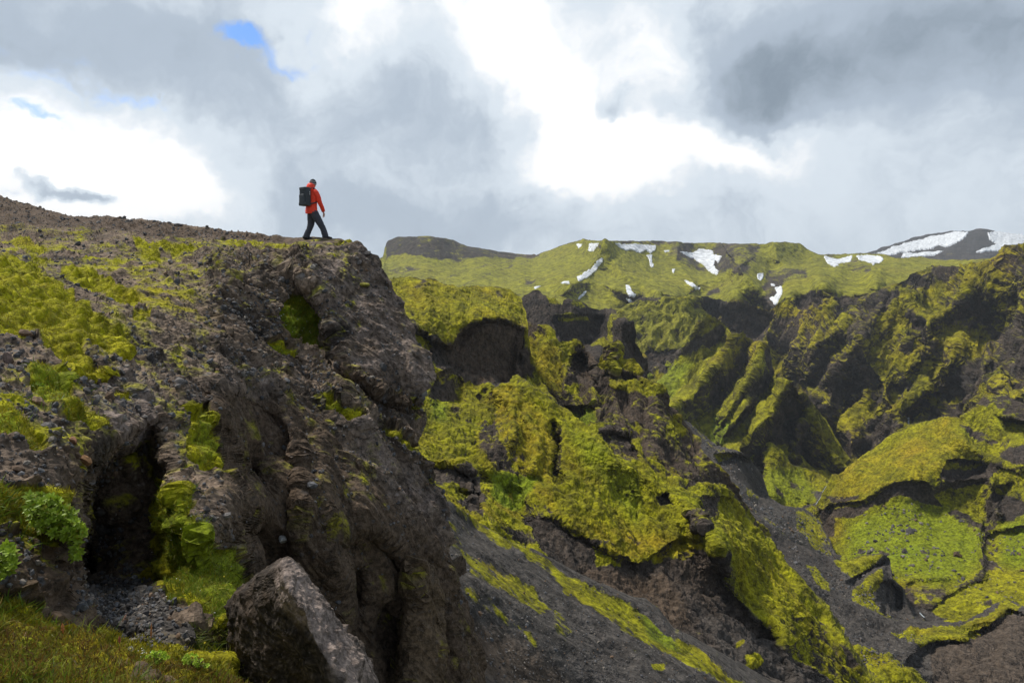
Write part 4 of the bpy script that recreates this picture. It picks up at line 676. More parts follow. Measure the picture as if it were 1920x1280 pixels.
# --- open ground far below, out to the horizon
gx = np.linspace(-1, 1, 41); gx = np.sign(gx) * np.abs(gx) ** 2.2 * 4000; GX, GY = np.meshgrid(gx, gx + 500)
GP = np.stack([GX, GY, np.full_like(GX, -230.0)], -1); GP[..., 2] += fbm(GP / 400, 3, 500) * 18
tag(mesh_np('ground', GP.reshape(-1, 3), grid_faces(41, 41), M_far, cols=np.tile(C['mossdk'], (41 * 41, 1)), attrs={'moss': np.ones(41 * 41)}), kind='structure')

# ================================================================== THINGS ON THE CLIFF
def ico(sub):
    import bmesh
    bm = bmesh.new(); bmesh.ops.create_icosphere(bm, subdivisions=sub, radius=1); v = np.array([x.co[:] for x in bm.verts]); f = np.array([[q.index for q in p.verts] for p in bm.faces]); bm.free(); return v, f
ICO1, ICO2, ICO4 = ico(1), ico(2), ico(4)
def rock_v(sub, seed, ax, cut=6, rough=.12):
    v = sub[0].copy(); r = np.random.default_rng(seed)
    for _ in range(cut):                                        # flat facets
        n = r.normal(size=3); n /= np.linalg.norm(n); h = r.uniform(.45, .8); s = v @ n; v -= np.clip(s - h, 0, 1)[:, None] * n
    v = v * (1 + rough * fbm(v * 1.7 + seed, 3, seed)[:, None]); return v * np.array(ax)
def rotm(r):
    q = r.normal(size=4); q /= np.linalg.norm(q); a, b, c, d = q
    return np.array([[a*a+b*b-c*c-d*d, 2*(b*c-a*d), 2*(b*d+a*c)], [2*(b*c+a*d), a*a-b*b+c*c-d*d, 2*(c*d-a*b)], [2*(b*d-a*c), 2*(c*d+a*b), a*a-b*b-c*c+d*d]])
def surf_near(name, px, py):
    i = SHEETS[name]; k = i['nb']; d = (i['PX'][k:] - px) ** 2 + (i['PY'][k:] - py) ** 2; a = np.unravel_index(np.argmin(d), d.shape)
    return i['P'][k:][a], i['N'][k:][a]
M_stone = mat_plain('stone', (.1, .1, .1), .85, 30, .4, .01, attr=True)
def scatter_stones(name, src, n, wfun, size, seed, mat=M_stone):
    i = SHEETS[src]; P = i['P'].reshape(-1, 3); N = i['N'].reshape(-1, 3); w = wfun(i).ravel(); w = np.clip(w, 0, None); r = np.random.default_rng(seed)
    idx = r.choice(len(P), n, p=w / w.sum()); tm = [rock_v(ICO1, 900 + j, (1, .8, .65), 5, .25) for j in range(12)]; nv = len(ICO1[0]); V = np.empty((n, nv, 3)); Cc = np.empty((n, nv, 3))
    for j, a in enumerate(idx):
        dist = np.linalg.norm(P[a]); s = size(r, dist); V[j] = tm[r.integers(12)] @ rotm(r).T * s + P[a] + N[a] * s * .15
        g = r.uniform(.6, 1.5); base = [(.085, .085, .09), (.11, .10, .095), (.16, .14, .12), (.06, .055, .055), (.13, .085, .055)][r.choice(5, p=[.34, .26, .14, .18, .08])]; Cc[j] = np.array(base) * g
    F = (ICO1[1][None] + (np.arange(n) * nv)[:, None, None]).reshape(-1, 3)
    return tag(mesh_np(name, V.reshape(-1, 3), F, mat, cols=Cc.reshape(-1, 3), smooth=False), kind='stuff')
def rockw(i):
    d = np.linalg.norm(i['P'], axis=-1); cl_ = fbm(i['P'] * .9, 3, 610) + .25
    hill = ((i['PY'] < 1130)).astype(float)
    w = (1 - i['moss']) * d * np.clip(cl_, .03, 1) * (1 - np.clip(i['W']['smooth'], 0, 1) * .985) * hill; w[:i['nb']] = 0; w[:, -i['nb']:] = 0; return w
tag(scatter_stones('loose_stones', 'cliff', 8000, rockw, lambda r, d: float(np.clip(r.lognormal(-3.5, .5), .012, .16)) * (0.35 + .65 * min(1, d / 14)), 31), 'small grey and brown stones scattered over the dark cliff and its stony top', 'stones')
def gravw(i):
    w = np.clip(poly_sd(i['PX'], i['PY'], [(120,1100),(200,1085),(300,1130),(360,1170),(430,1190),(430,1260),(180,1215),(110,1180)]) + 8, 0, 14); w[:i['nb']] = 0; return w
tag(scatter_stones('gravel', 'cliff', 2600, gravw, lambda r, d: float(np.clip(r.lognormal(-4.1, .45), .006, .05)), 32), 'dark grey gravel lying in front of the little cave', 'gravel')

M_blade = mat_plain('grass_blade', (.1, .2, .02), .6, attr=True, trans=.35)
def scatter_blades(name, src, n, wfun, length, cols, seed, width=.12, spread=.6, curve=.5, cats=None):
    """n thin three-segment blades growing from a surface, one mesh"""
    i = SHEETS[src]; P = i['P'].reshape(-1, 3); N = i['N'].reshape(-1, 3); w = np.clip(wfun(i).ravel(), 0, None); r = np.random.default_rng(seed)
    idx = r.choice(len(P), n, p=w / w.sum()); p = P[idx] + r.normal(size=(n, 3)) * .006; up = N[idx] * .5 + np.array([0, 0, .7]) + r.normal(size=(n, 3)) * spread; up /= np.linalg.norm(up, axis=1, keepdims=True)
    L = length[0] + (length[1] - length[0]) * r.random(n) ** 1.6; side = np.cross(up, r.normal(size=(n, 3))); side /= np.linalg.norm(side, axis=1, keepdims=True)
    bend = np.cross(side, up) * (curve * r.random(n))[:, None]; bend[:, 2] -= .25 * curve; wd = (L * width * .5)[:, None]; L = L[:, None]
    a = p - side * wd; b = p + side * wd; m = p + up * L * .55 + bend * L * .2; c = m - side * wd * .7; d = m + side * wd * .7; e = p + up * L + bend * L * .8
    V = np.stack([a, b, c, d, e], 1).reshape(-1, 3); o = (np.arange(n) * 5)[:, None]
    F = np.concatenate([o + [0, 1, 3], o + [0, 3, 2], o + [2, 3, 4]]); k = r.integers(0, len(cols), n); cc = np.array(cols)[k] * r.uniform(.7, 1.25, (n, 1)); cc = np.repeat(cc, 5, 0)
    return tag(mesh_np(name, V, F, M_blade, cols=cc, smooth=False), *(cats or (None, None)), kind='stuff')
GR = [(.13, .20, .015), (.20, .24, .02), (.09, .15, .012), (.25, .25, .03)]
MO = [(.26, .23, .015), (.20, .18, .012), (.30, .26, .02), (.14, .13, .012)]
BR = [(.20, .12, .02), (.15, .075, .02), (.22, .17, .02), (.12, .13, .015), (.09, .05, .02), (.16, .17, .02)]
def mossw(i):
    d = np.linalg.norm(i['P'], axis=-1); w = i['moss'] * np.clip(d, 3, 14); w[:i['nb']] = 0; w[:, -i['nb']:] = 0; return w
scatter_blades('moss_fuzz', 'cliff', 90000, lambda i: mossw(i) * (i['W']['moss'] > .5), (.015, .06), MO, 41, .16, .75, .3, ('yellow-green moss growing in cushions over the hillside and cliff ledges', 'moss'))
def inpoly(pts): return lambda i: mossw(i) * (poly_sd(i['PX'], i['PY'], pts) > -3)
RIB = [(318,905),(338,925),(362,985),(398,1045),(432,1092),(444,1130),(430,1178),(350,1150),(305,1150),(298,1080),(306,1000)]
scatter_blades('rib_grass', 'cliff', 9000, inpoly(RIB), (.03, .11), GR, 42, .07, .55, .7, ('bright green grass on the mossy rib right of the cave', 'grass'))
scatter_blades('ledge_grass', 'cliff', 7000, inpoly([(505,585),(560,552),(616,590),(615,650),(570,660)]), (.05, .16), GR[:2] + MO[:1], 43, .09, .45, .6, ('bright green grass on the ledge under the pale rock slab', 'grass'))
scatter_blades('bank_moss', 'moss_bank', 60000, lambda i: i['moss'] + .15, (.012, .045), BR, 44, .14, .6, .4, ('brown and olive moss on the bank at the bottom left', 'moss'))
scatter_blades('bank_grass', 'moss_bank', 3200, lambda i: (fbm(i['P'] * 3, 3, 620) > .05) * 1.0, (.04, .15), GR + BR[:1], 45, .035, .35, .9, ('thin grass blades on the bank at the bottom left', 'grass'))
def edgew(i):
    return np.clip(poly_sd(i['PX'], i['PY'], [(330,1180),(430,1170),(440,1270),(400,1265),(340,1240)]) + 3, 0, 20)
scatter_blades('tuft_grass', 'cliff', 2500, edgew, (.05, .20), GR + [(.2, .19, .06)], 46, .03, .4, 1.0, ('long pale green grass tuft between bank and boulder', 'grass'))
scatter_blades('hill_grass', 'cliff', 5000, lambda i: mossw(i) * (fbm(i['P'] * .8, 3, 640) > .12) * (i['PY'] > 480), (.03, .12), GR[:3], 47, .08, .5, .7, ('small green plants among the moss of the hillside', 'plants'))

# --- boulder at the foot of the cliff
def relief_blob(outline, c, dist, thick, seed, n=150, m=260, ridge=None, rough=.05, mat=None, pale=None, name='boulder'):
    o = np.array(outline, float); cen = np.array(c, float); th = np.linspace(0, 2 * np.pi, m, endpoint=False); X = []
    for t in th:                                                # distance to the outline in each direction
        d = np.array([math.cos(t), math.sin(t)]); best = 0
        for k in range(len(o)):
            a = o[k] - cen; b = o[(k + 1) % len(o)] - cen; e = b - a; den = d[0] * e[1] - d[1] * e[0]
            if abs(den) < 1e-9: continue
            s = (a[0] * e[1] - a[1] * e[0]) / den; q = (a[0] * d[1] - a[1] * d[0]) / den
            if s > 0 and -1e-6 <= q <= 1 + 1e-6: best = max(best, s)
        X.append(best)
    X = np.array(X); rr = np.sin(np.linspace(0, np.pi, n)) ** .8; face = np.cos(np.linspace(0, np.pi, n))
    px = cen[0] + rr[:, None] * (X * np.cos(th))[None]; py = cen[1] + rr[:, None] * (X * np.sin(th))[None]
    fr = np.repeat(face[:, None], m, 1); D = dist - thick * np.sign(fr) * np.abs(fr) ** .9
    if ridge:
        for pts, w1, w2, a in ridge:
            s = line_sd(px + 0.0, py, pts, max(w1, w2)); D = np.where(fr > 0, D - a * np.clip(1 - np.abs(s) / np.where(s > 0, w1, w2), 0, 1) * np.clip(fr * 3, 0, 1), D)
    P = at(px, py, D); N = grid_normals(P); ctr = P.mean((0, 1)); N *= np.sign((N * (P - ctr)).sum(-1) + 1e-9)[..., None]
    w2_, r2_ = worley(P / .05, seed); w1_, r1_ = worley(P / .14, seed + 1)
    dd = fbm(P / .35, 6, seed, .6) * rough + fbm(P / .16, 4, seed + 5, .5) * rough * .5 + np.clip(.4 - w2_, 0, 1) * (r2_ > .5) * .05 + np.clip(.42 - w1_, 0, 1) * (r1_ > .6) * .09
    P = P + N * dd[..., None]
    v2 = fbm(P * 30, 3, seed + 9) * .5 + .5; v1 = fbm(P * 5, 4, seed + 8) * .5 + .5
    cc = lerp(C['rock'] * .45, C['rocklt'] * .75, sstep(.4, .8, v2)); cc = lerp(cc, C['brown'] * .8, sstep(.45, .7, v1) * .6)
    if pale: cc = lerp(cc, np.array([.30, .235, .20], np.float32) * (.25 + 1.0 * v2)[..., None], sstep(-6, 8, poly_sd(px, py, pale)) * sstep(.22, .5, v1 * .5 + v2 * .5) * (fr > 0))
    V = P.reshape(-1, 3); i = np.arange((n - 1) * m); r = i // m; k = i % m; F = np.stack([r * m + k, (r + 1) * m + k, (r + 1) * m + (k + 1) % m, r * m + (k + 1) % m], -1)
    return mesh_np(name, V, F, mat or M_near, cols=cc.reshape(-1, 3), attrs={'moss': np.zeros(len(V))})
bo = relief_blob([(430,1135),(442,1108),(455,1092),(480,1078),(505,1062),(522,1052),(540,1049),(556,1060),(575,1080),(600,1110),(625,1150),(650,1185),(680,1212),(700,1260),(735,1340),(720,1400),(560,1420),(470,1400),(440,1300),(425,1220)],
    (565,1230), 5.6, .62, 701, ridge=[([(525,1052),(545,1110),(575,1150),(590,1200),(625,1260),(660,1340)],120,75,.42)], rough=.075,
    pale=[(520,1056),(545,1050),(575,1082),(622,1150),(690,1230),(720,1300),(700,1400),(650,1300),(600,1215),(560,1170),(520,1130),(510,1090)])
tag(bo, 'big dark boulder with a pale gritty upper side at the cliff foot', 'boulder')
def stone_thing(px, py, dpx, seed, colr, label, src='cliff', ax=(1, .75, .6), name='stone', cat='stone', group=None, sink=.1):
    p, n = surf_near(src, px, py); s = dpx * np.linalg.norm(p) / FOC * .5; v = rock_v(ICO2, seed, ax, 7, .2) * s; r = np.random.default_rng(seed)
    v = v @ rotm(r).T; o = mesh_np(name, v, ICO2[1], M_stone, cols=np.array(colr)[None] * (.7 + .6 * r.random((len(v), 1))), smooth=False); o.location = p + n * s * (.5 - sink); return tag(o, label, cat, group)
stone_thing(522, 996, 26, 11, (.36, .35, .34), 'pale angular stone stuck in the smooth dark rock face')
stone_thing(424, 928, 10, 12, (.30, .29, .28), 'small pale pebble high on the smooth rock panel beside the hanging moss')
stone_thing(110, 841, 20, 13, (.22, .11, .06), 'rusty brown stone left of the cave')
stone_thing(124, 868, 24, 14, (.28, .15, .07), 'flat orange brown stone just above the leafy shrub')
stone_thing(62, 612, 17, 15, (.16, .16, .17), 'grey stone half sunk in the yellow moss of the hillside')
stone_thing(8, 690, 26, 16, (.17, .12, .10), 'brown rounded rock at the left edge above the dark soil')
stone_thing(205, 598, 9, 17, (.20, .19, .18), 'small pale stone on the dark gravel slope')
stone_thing(330, 540, 16, 18, (.10, .10, .105), 'dark stone beside the moss on the middle of the hillside')
stone_thing(253, 1102, 15, 19, (.26, .25, .24), 'pale grey stone on the cave floor')
stone_thing(783, 762, 22, 20, (.20, .20, .20), 'grey boulder wedged under the tip of the rock slab', ax=(.7, .8, 1), name='boulder', cat='boulder')
stone_thing(738, 876, 13, 21, (.12, .12, .13), 'dark round cobble standing out near the cliff edge')
stone_thing(320, 500, 12, 22, (.30, .28, .26), 'whitish stone on the mossy slope below the path')
def cushion(px, py, wpx, hpx, seed, label, src='cliff'):
    p, n = surf_near(src, px, py); s = wpx * np.linalg.norm(p) / FOC * .5; v = ICO4[0] * np.array([s, s * .8, s * hpx / wpx]); v = v * (1 + .16 * fbm(v / s * 1.6 + seed, 4, seed)[:, None] + .06 * fbm(v / s * 9, 3, seed)[:, None])
    t = fbm(v / s * 4, 3, seed + 2) * .5 + .5; cc = lerp(C['mossdk'] * 1.5, np.array([.34, .31, .07], np.float32), t)
    o = mesh_np('moss_cushion', v, ICO4[1], M_near, cols=cc, attrs={'moss': np.ones(len(v))}); o.location = p + np.array([0, 0, .0]); return tag(o, label, 'moss')
cushion(565, 469, 27, 17, 51, 'rounded pale moss cushion on the cliff top just below the hiker')
cushion(583, 474, 13, 8, 53, 'small moss cushion right of the rounded pale one')
cushion(679, 543, 20, 8, 52, 'small bright moss cushion on the rock slab')

def bankw(i):
    d = np.linalg.norm(i['P'], axis=-1); w = (1 - .8 * i['moss']) * d; w[:i['nb']] = 0; return w
tag(scatter_stones('scree_stones', 'scree_bank', 6000, bankw, lambda r, d: float(np.clip(r.lognormal(-3.2, .5), .025, .22)), 33), 'grey stones lying on the scree slope below the cliff', 'stones')
def midw(pts, k=1.0):
    def f(i):
        w = np.clip(poly_sd(i['PX'], i['PY'], pts) + 3, 0, 20) * np.clip(fbm(i['P'] / 20, 3, 650) + .2, .02, 1); w[:i['nb']] = 0; return w
    return f
tag(scatter_stones('bowl_rocks', 'mossy_hill', 420, midw([(1570,980),(1700,935),(1850,990),(1960,985),(1960,1120),(1860,1130),(1780,1100),(1680,1085),(1580,1055)]), lambda r, d: float(np.clip(r.lognormal(-.75, .55), .2, 2.2)), 34), 'dark rocks lying in the green bowl under the right hill', 'rocks')
tag(scatter_stones('channel_stones', 'scree_slope', 2200, midw([(1290,790),(1400,850),(1450,940),(1560,960),(1600,1060),(1500,1060),(1400,980)]), lambda r, d: float(np.clip(r.lognormal(-1.2, .5), .12, 1.6)), 35), 'stones on the black scree slopes in the gorge', 'stones')
tag(scatter_stones('spur_stones', 'scree_spur', 2000, midw([(1380,930),(1560,1055),(1700,1110),(1800,1200),(1700,1260),(1400,1120)]), lambda r, d: float(np.clip(r.lognormal(-1.6, .5), .08, 1.1)), 36), 'stones on the dark scree spur in the gorge', 'stones')
tag(scatter_stones('ledge_stones', 'mossy_ledge', 2500, midw([(1440,1040),(1680,1170),(1740,1180),(1720,1240),(1600,1330),(1400,1250)]), lambda r, d: float(np.clip(r.lognormal(-2.0, .5), .06, .8)), 37), 'stones on the near black scree crest at the lower right', 'stones')
# --- leafy shrubs
M_leaf = mat_plain('leaf', (.12, .26, .02), .5, attr=True, trans=.3, spec=.35)
M_stem = mat_plain('stem', (.10, .07, .04), .8, 20, .3)
def leaf_mesh(L, w):
    """ovate leaf, folded along its midrib, pointing +Y"""
    t = np.array([0, .18, .42, .68, .88, 1]); ww = np.array([.12, .75, 1, .8, .42, 0]) * w / 2; z = -.16 * L * t ** 2
    c = np.stack([0 * t, t * L, z], -1); l = np.stack([-ww, t * L, z + ww * .35], -1); r = np.stack([ww, t * L, z + ww * .35], -1); V = np.concatenate([c, l, r]); F = []
    for i in range(5): F += [[i, i + 1, 6 + i + 1, 6 + i], [i, 12 + i, 12 + i + 1, i + 1]]
    return V, np.array(F)
def tube(pts, rad, k=6):
    pts = np.array(pts, float); n = len(pts); rad = np.broadcast_to(rad, (n,)); T = np.gradient(pts, axis=0); T /= np.linalg.norm(T, axis=1, keepdims=True) + 1e-9
    a = np.cross(T, [0.3, 1, .2]); a /= np.linalg.norm(a, axis=1, keepdims=True) + 1e-9; b = np.cross(T, a); th = np.linspace(0, 2 * np.pi, k, endpoint=False)
    V = (pts[:, None] + rad[:, None, None] * (np.cos(th)[None, :, None] * a[:, None] + np.sin(th)[None, :, None] * b[:, None])).reshape(-1, 3); F = []
    for i in range(n - 1):
        for j in range(k): F.append([i * k + j, i * k + (j + 1) % k, (i + 1) * k + (j + 1) % k, (i + 1) * k + j])
    return V, np.array(F)
def join(parts):
    V, F, o = [], [], 0
    for v, f in parts: V.append(v); F.append(f + o); o += len(v)
    return np.concatenate(V), np.concatenate(F)
def shrub(outline, dist, root, seed, nros, L, label, spread=.16, nleaf=8, tone=1.0):
    r = np.random.default_rng(seed); o = np.array(outline, float); lo, hi = o.min(0), o.max(0); pts = []
    while len(pts) < nros:
        q = lo + (hi - lo) * r.random(2)
        if poly_sd(np.array([q[0]]), np.array([q[1]]), outline)[0] > 2: pts.append(q)
    e = bpy.data.objects.new('shrub', None); col.objects.link(e); e.location = root; root = np.array(root); LV, LF = leaf_mesh(L, L * .55); V, F, K, off, st = [], [], [], 0, []
    for q in pts:
        d = dist + r.uniform(-spread, spread * .7); p = at(q[0], q[1], d); out = (p - root); out /= np.linalg.norm(out) + 1e-9; ax = out * .35 + np.array([.05, -.45, .65]) + r.normal(size=3) * .35; ax /= np.linalg.norm(ax)
        mid = root * .45 + p * .55 + r.normal(size=3) * .03 + np.array([0, 0, .03]); ts = np.linspace(0, 1, 7)[:, None]; cv = (1 - ts) ** 2 * root + 2 * ts * (1 - ts) * mid + ts ** 2 * p; st.append(tube(cv - root, np.linspace(.006, .0025, 7) * L / .05, 5))
        a = np.cross(ax, [0, 1, .3]); a /= np.linalg.norm(a); b = np.cross(ax, a); ph = r.random() * 6.28; g = r.uniform(.75, 1.25)
        for k in range(nleaf):
            t = ph + k * 2.4; rise = r.uniform(.1, .9) if k > 2 else r.uniform(.9, 1.7); dr = a * math.cos(t) + b * math.sin(t) + ax * rise; dr /= np.linalg.norm(dr); sd_ = np.cross(dr, ax); sd_ /= np.linalg.norm(sd_) + 1e-9; up = np.cross(sd_, dr); s = r.uniform(.7, 1.15)
            Mx = np.stack([sd_, dr, up], 0); V.append((LV * s) @ Mx + p - root - ax * L * .12 * k / nleaf * 2); F.append(LF + off); off += len(LV)
            y = r.random() < .06; K.append(np.tile((np.array((.26, .27, .03)) if y else np.array((.22, .31, .022)) * g * r.uniform(.8, 1.25)) * tone, (len(LV), 1)))
    mesh_np('leaves', np.concatenate(V), np.concatenate(F), M_leaf, parent=e, cols=np.concatenate(K), smooth=False); v, f = join(st); mesh_np('stem', v, f, M_stem, parent=e)
    return tag(e, label, 'shrub')
shrub([(48,930),(62,918),(85,925),(100,930),(125,945),(138,958),(150,972),(160,985),(163,1005),(150,1015),(158,1030),(148,1045),(140,1052),(130,1040),(128,1020),(110,1005),(85,1000),(60,985),(50,960)], 4.45, at(95, 1010, 5.0), 61, 190, .038, 'bright green leafy shrub hanging over the edge left of the cave')
shrub([(-40,1010),(0,1012),(25,1020),(34,1045),(30,1065),(15,1080),(0,1090),(-40,1095)], 3.95, at(-10, 1085, 4.3), 62, 70, .036, 'leafy shrub at the left edge, lower than the one by the cave')
shrub([(372,1108),(395,1098),(415,1100),(436,1122),(443,1145),(434,1172),(415,1176),(395,1165),(375,1150)], 6.25, at(405, 1165, 6.5), 63, 130, .022, 'dense small leaved green shrub at the foot of the mossy rib', .12)
shrub([(48,702),(60,700),(95,735),(118,760),(112,780),(85,765),(58,735)], 7.1, at(85, 765, 7.4), 64, 46, .036, 'pale green plant on the dark slope above the rusty stones', .1, tone=.9)
# creeping yellow-green sprigs on the bank rim
shrub([(268,1226),(290,1215),(312,1222),(322,1236),(300,1246),(270,1244)], 3.62, at(295, 1245, 3.68), 65, 46, .016, 'low yellow-green creeping plant on the rim of the bank, right of the daisies', .05, tone=1.5)
shrub([(340,1228),(362,1222),(385,1235),(400,1250),(372,1252),(345,1244)], 3.72, at(370, 1252, 3.76), 66, 40, .016, 'low yellow-green creeping plant near the right end of the bank', .05, tone=1.5)

# --- flowers and stalks
M_petal = mat_plain('petal', (.85, .85, .80), .6, trans=.2); M_disc = mat_plain('flower_disc', (.72, .62, .16), .7); M_pink = mat_plain('seed_head', (.36, .20, .15), .8); M_yel = mat_plain('yellow_petal', (.80, .60, .02), .6, trans=.2)
def empty(name, p): e = bpy.data.objects.new(name, None); col.objects.link(e); e.location = p; return e
def daisy(px, py, d, size, label, face=(-.05, -.8, .6), npet=22, mp=M_petal, name='daisy', stem_to=None, group=None, discr=.36, cat='flower'):
    c = at(px, py, d); b = at(px + 4, py + 30, d + .02) if stem_to is None else at(*stem_to); e = empty(name, b); fz = np.array(face, float); fz /= np.linalg.norm(fz); a = np.cross([0, 0, 1], fz); a /= np.linalg.norm(a); u = np.cross(fz, a); V, F, off = [], [], 0; r = np.random.default_rng(int(px))
    for k in range(npet):
        t = 2 * np.pi * k / npet + r.normal() * .05; dr = a * math.cos(t) + u * math.sin(t); s_ = np.cross(fz, dr); w = size * (.16 if npet > 8 else .42); q = [(.25, .5), (.6, 1), (.88, .9), (1, .35)]
        vs = [c - b + dr * size * x + s_ * sg * w * .5 * y + fz * size * .12 * x for x, y in q for sg in (-1, 1)]; V += vs; F += [[off, off + 1, off + 3, off + 2], [off + 2, off + 3, off + 5, off + 4], [off + 4, off + 5, off + 7, off + 6]]; off += 8
    mesh_np('petals', np.array(V), np.array(F), mp, parent=e); dv = ICO2[0] * size * discr; dv = dv - np.outer(dv @ fz, fz) * .55; mesh_np('flower_disc', dv + (c - b) + fz * size * .06, ICO2[1], M_disc, parent=e)
    ts = np.linspace(0, 1, 6)[:, None]; v, f = tube((c - b) * ts + np.array([.01, 0, 0]) * np.sin(ts * 3.1), .0018 * size / .02, 5); mesh_np('stem', v, f, M_stem_g, parent=e); return tag(e, label, cat, group)
M_stem_g = mat_plain('green_stem', (.10, .16, .03), .7)
daisy(208, 1216, 3.70, .0185, 'left one of the two white daisies on the rim of the bank'); daisy(245, 1216, 3.68, .0165, 'right one of the two white daisies on the rim of the bank', (.1, -.9, .4))
for x, y, d, lb in [(146,1203,3.6,'yellow buttercup standing on the bank at the bottom left'),(420,1080,6.3,'topmost yellow buttercup against the dark rock right of the mossy rib'),(423,1096,6.3,'yellow buttercup just under the topmost one beside the mossy rib'),(363,1141,6.0,'yellow buttercup in front of the dense green shrub'),
    (390,1167,6.0,'yellow buttercup under the dense green shrub at the rib foot'),(384,1204,5.0,'yellow buttercup in the long grass tuft beside the boulder'),(358,1000,6.9,'yellow buttercup high on the edge of the mossy rib'),(370,1035,6.8,'yellow buttercup halfway down the edge of the mossy rib')]:
    daisy(x, y, d, .0085 if d > 4 else .006, lb, npet=5, mp=M_yel, name='buttercup', group='yellow buttercups by the cave', discr=.3, stem_to=(x + 2, y + 16, d + .03))
def stalk(p0, p1, label, head, mat, hl=.3):
    a, b = at(*p0), at(*p1); e = empty('grass_stalk', a); ts = np.linspace(0, 1, 9)[:, None]; cv = (b - a) * ts + np.array([.012, 0, 0]) * np.sin(ts * 2.2) * -1; v, f = tube(cv, .0014, 5); mesh_np('stem', v, f, M_stem_g, parent=e)
    hs = np.linspace(1 - hl, 1.04, 9); hc = (b - a) * hs[:, None]; v, f = tube(hc, head * np.sin(np.linspace(.15, 3.0, 9)) * (1 + .25 * np.sin(np.arange(9) * 2.6)), 7); mesh_np('seed_head', v, f, mat, parent=e); tag(e, label, 'grass stalk')
stalk((204,1208,3.72), (236,1153,3.72), 'leaning grass stalk with a pale pink seed head above the daisies', .0055, M_pink, .22)
stalk((282,1222,3.68), (284,1168,3.68), 'upright reddish dock spike right of the daisies', .0055, mat_plain('dock', (.34, .14, .05), .8), .55)
stalk((224,1216,3.70), (224,1192,3.70), 'short red brown spike between the two daisies', .007, mat_plain('dock_red', (.28, .08, .05), .8), .6)
stalk((119,1195,3.70), (117,1168,3.70), 'orange brown spike on the left of the bank', .009, mat_plain('dock_orange', (.42, .16, .05), .8), .7)
# tiny white blossoms
def specks(name, src, pts, n, size, mat, seed, label):
    i = SHEETS[src]; w = np.clip(poly_sd(i['PX'], i['PY'], pts) + 2, 0, 6).ravel(); r = np.random.default_rng(seed); idx = r.choice(len(w), n, p=w / w.sum()); P = i['P'].reshape(-1, 3)[idx] + i['N'].reshape(-1, 3)[idx] * .05; nv = len(ICO1[0])
    V = (ICO1[0][None] * (size * r.uniform(.6, 1.3, (n, 1, 1))) * np.array([1, 1, .5]) + P[:, None]).reshape(-1, 3); F = (ICO1[1][None] + (np.arange(n) * nv)[:, None, None]).reshape(-1, 3); tag(mesh_np(name, V, F, mat), label, 'flowers', kind='stuff')
specks('white_blossoms', 'moss_bank', [(255,1225),(290,1232),(295,1240),(258,1238)], 60, .0035, M_petal, 71, 'tiny white blossoms on the rim of the bank')
specks('pale_blossoms', 'cliff', [(505,590),(560,600),(600,640),(560,640),(520,615)], 26, .014, M_petal, 72, 'tiny white blossoms in the green grass under the slab')
specks('rib_blossoms', 'cliff', RIB, 30, .006, M_petal, 73, 'tiny white blossoms on the mossy rib beside the cave')

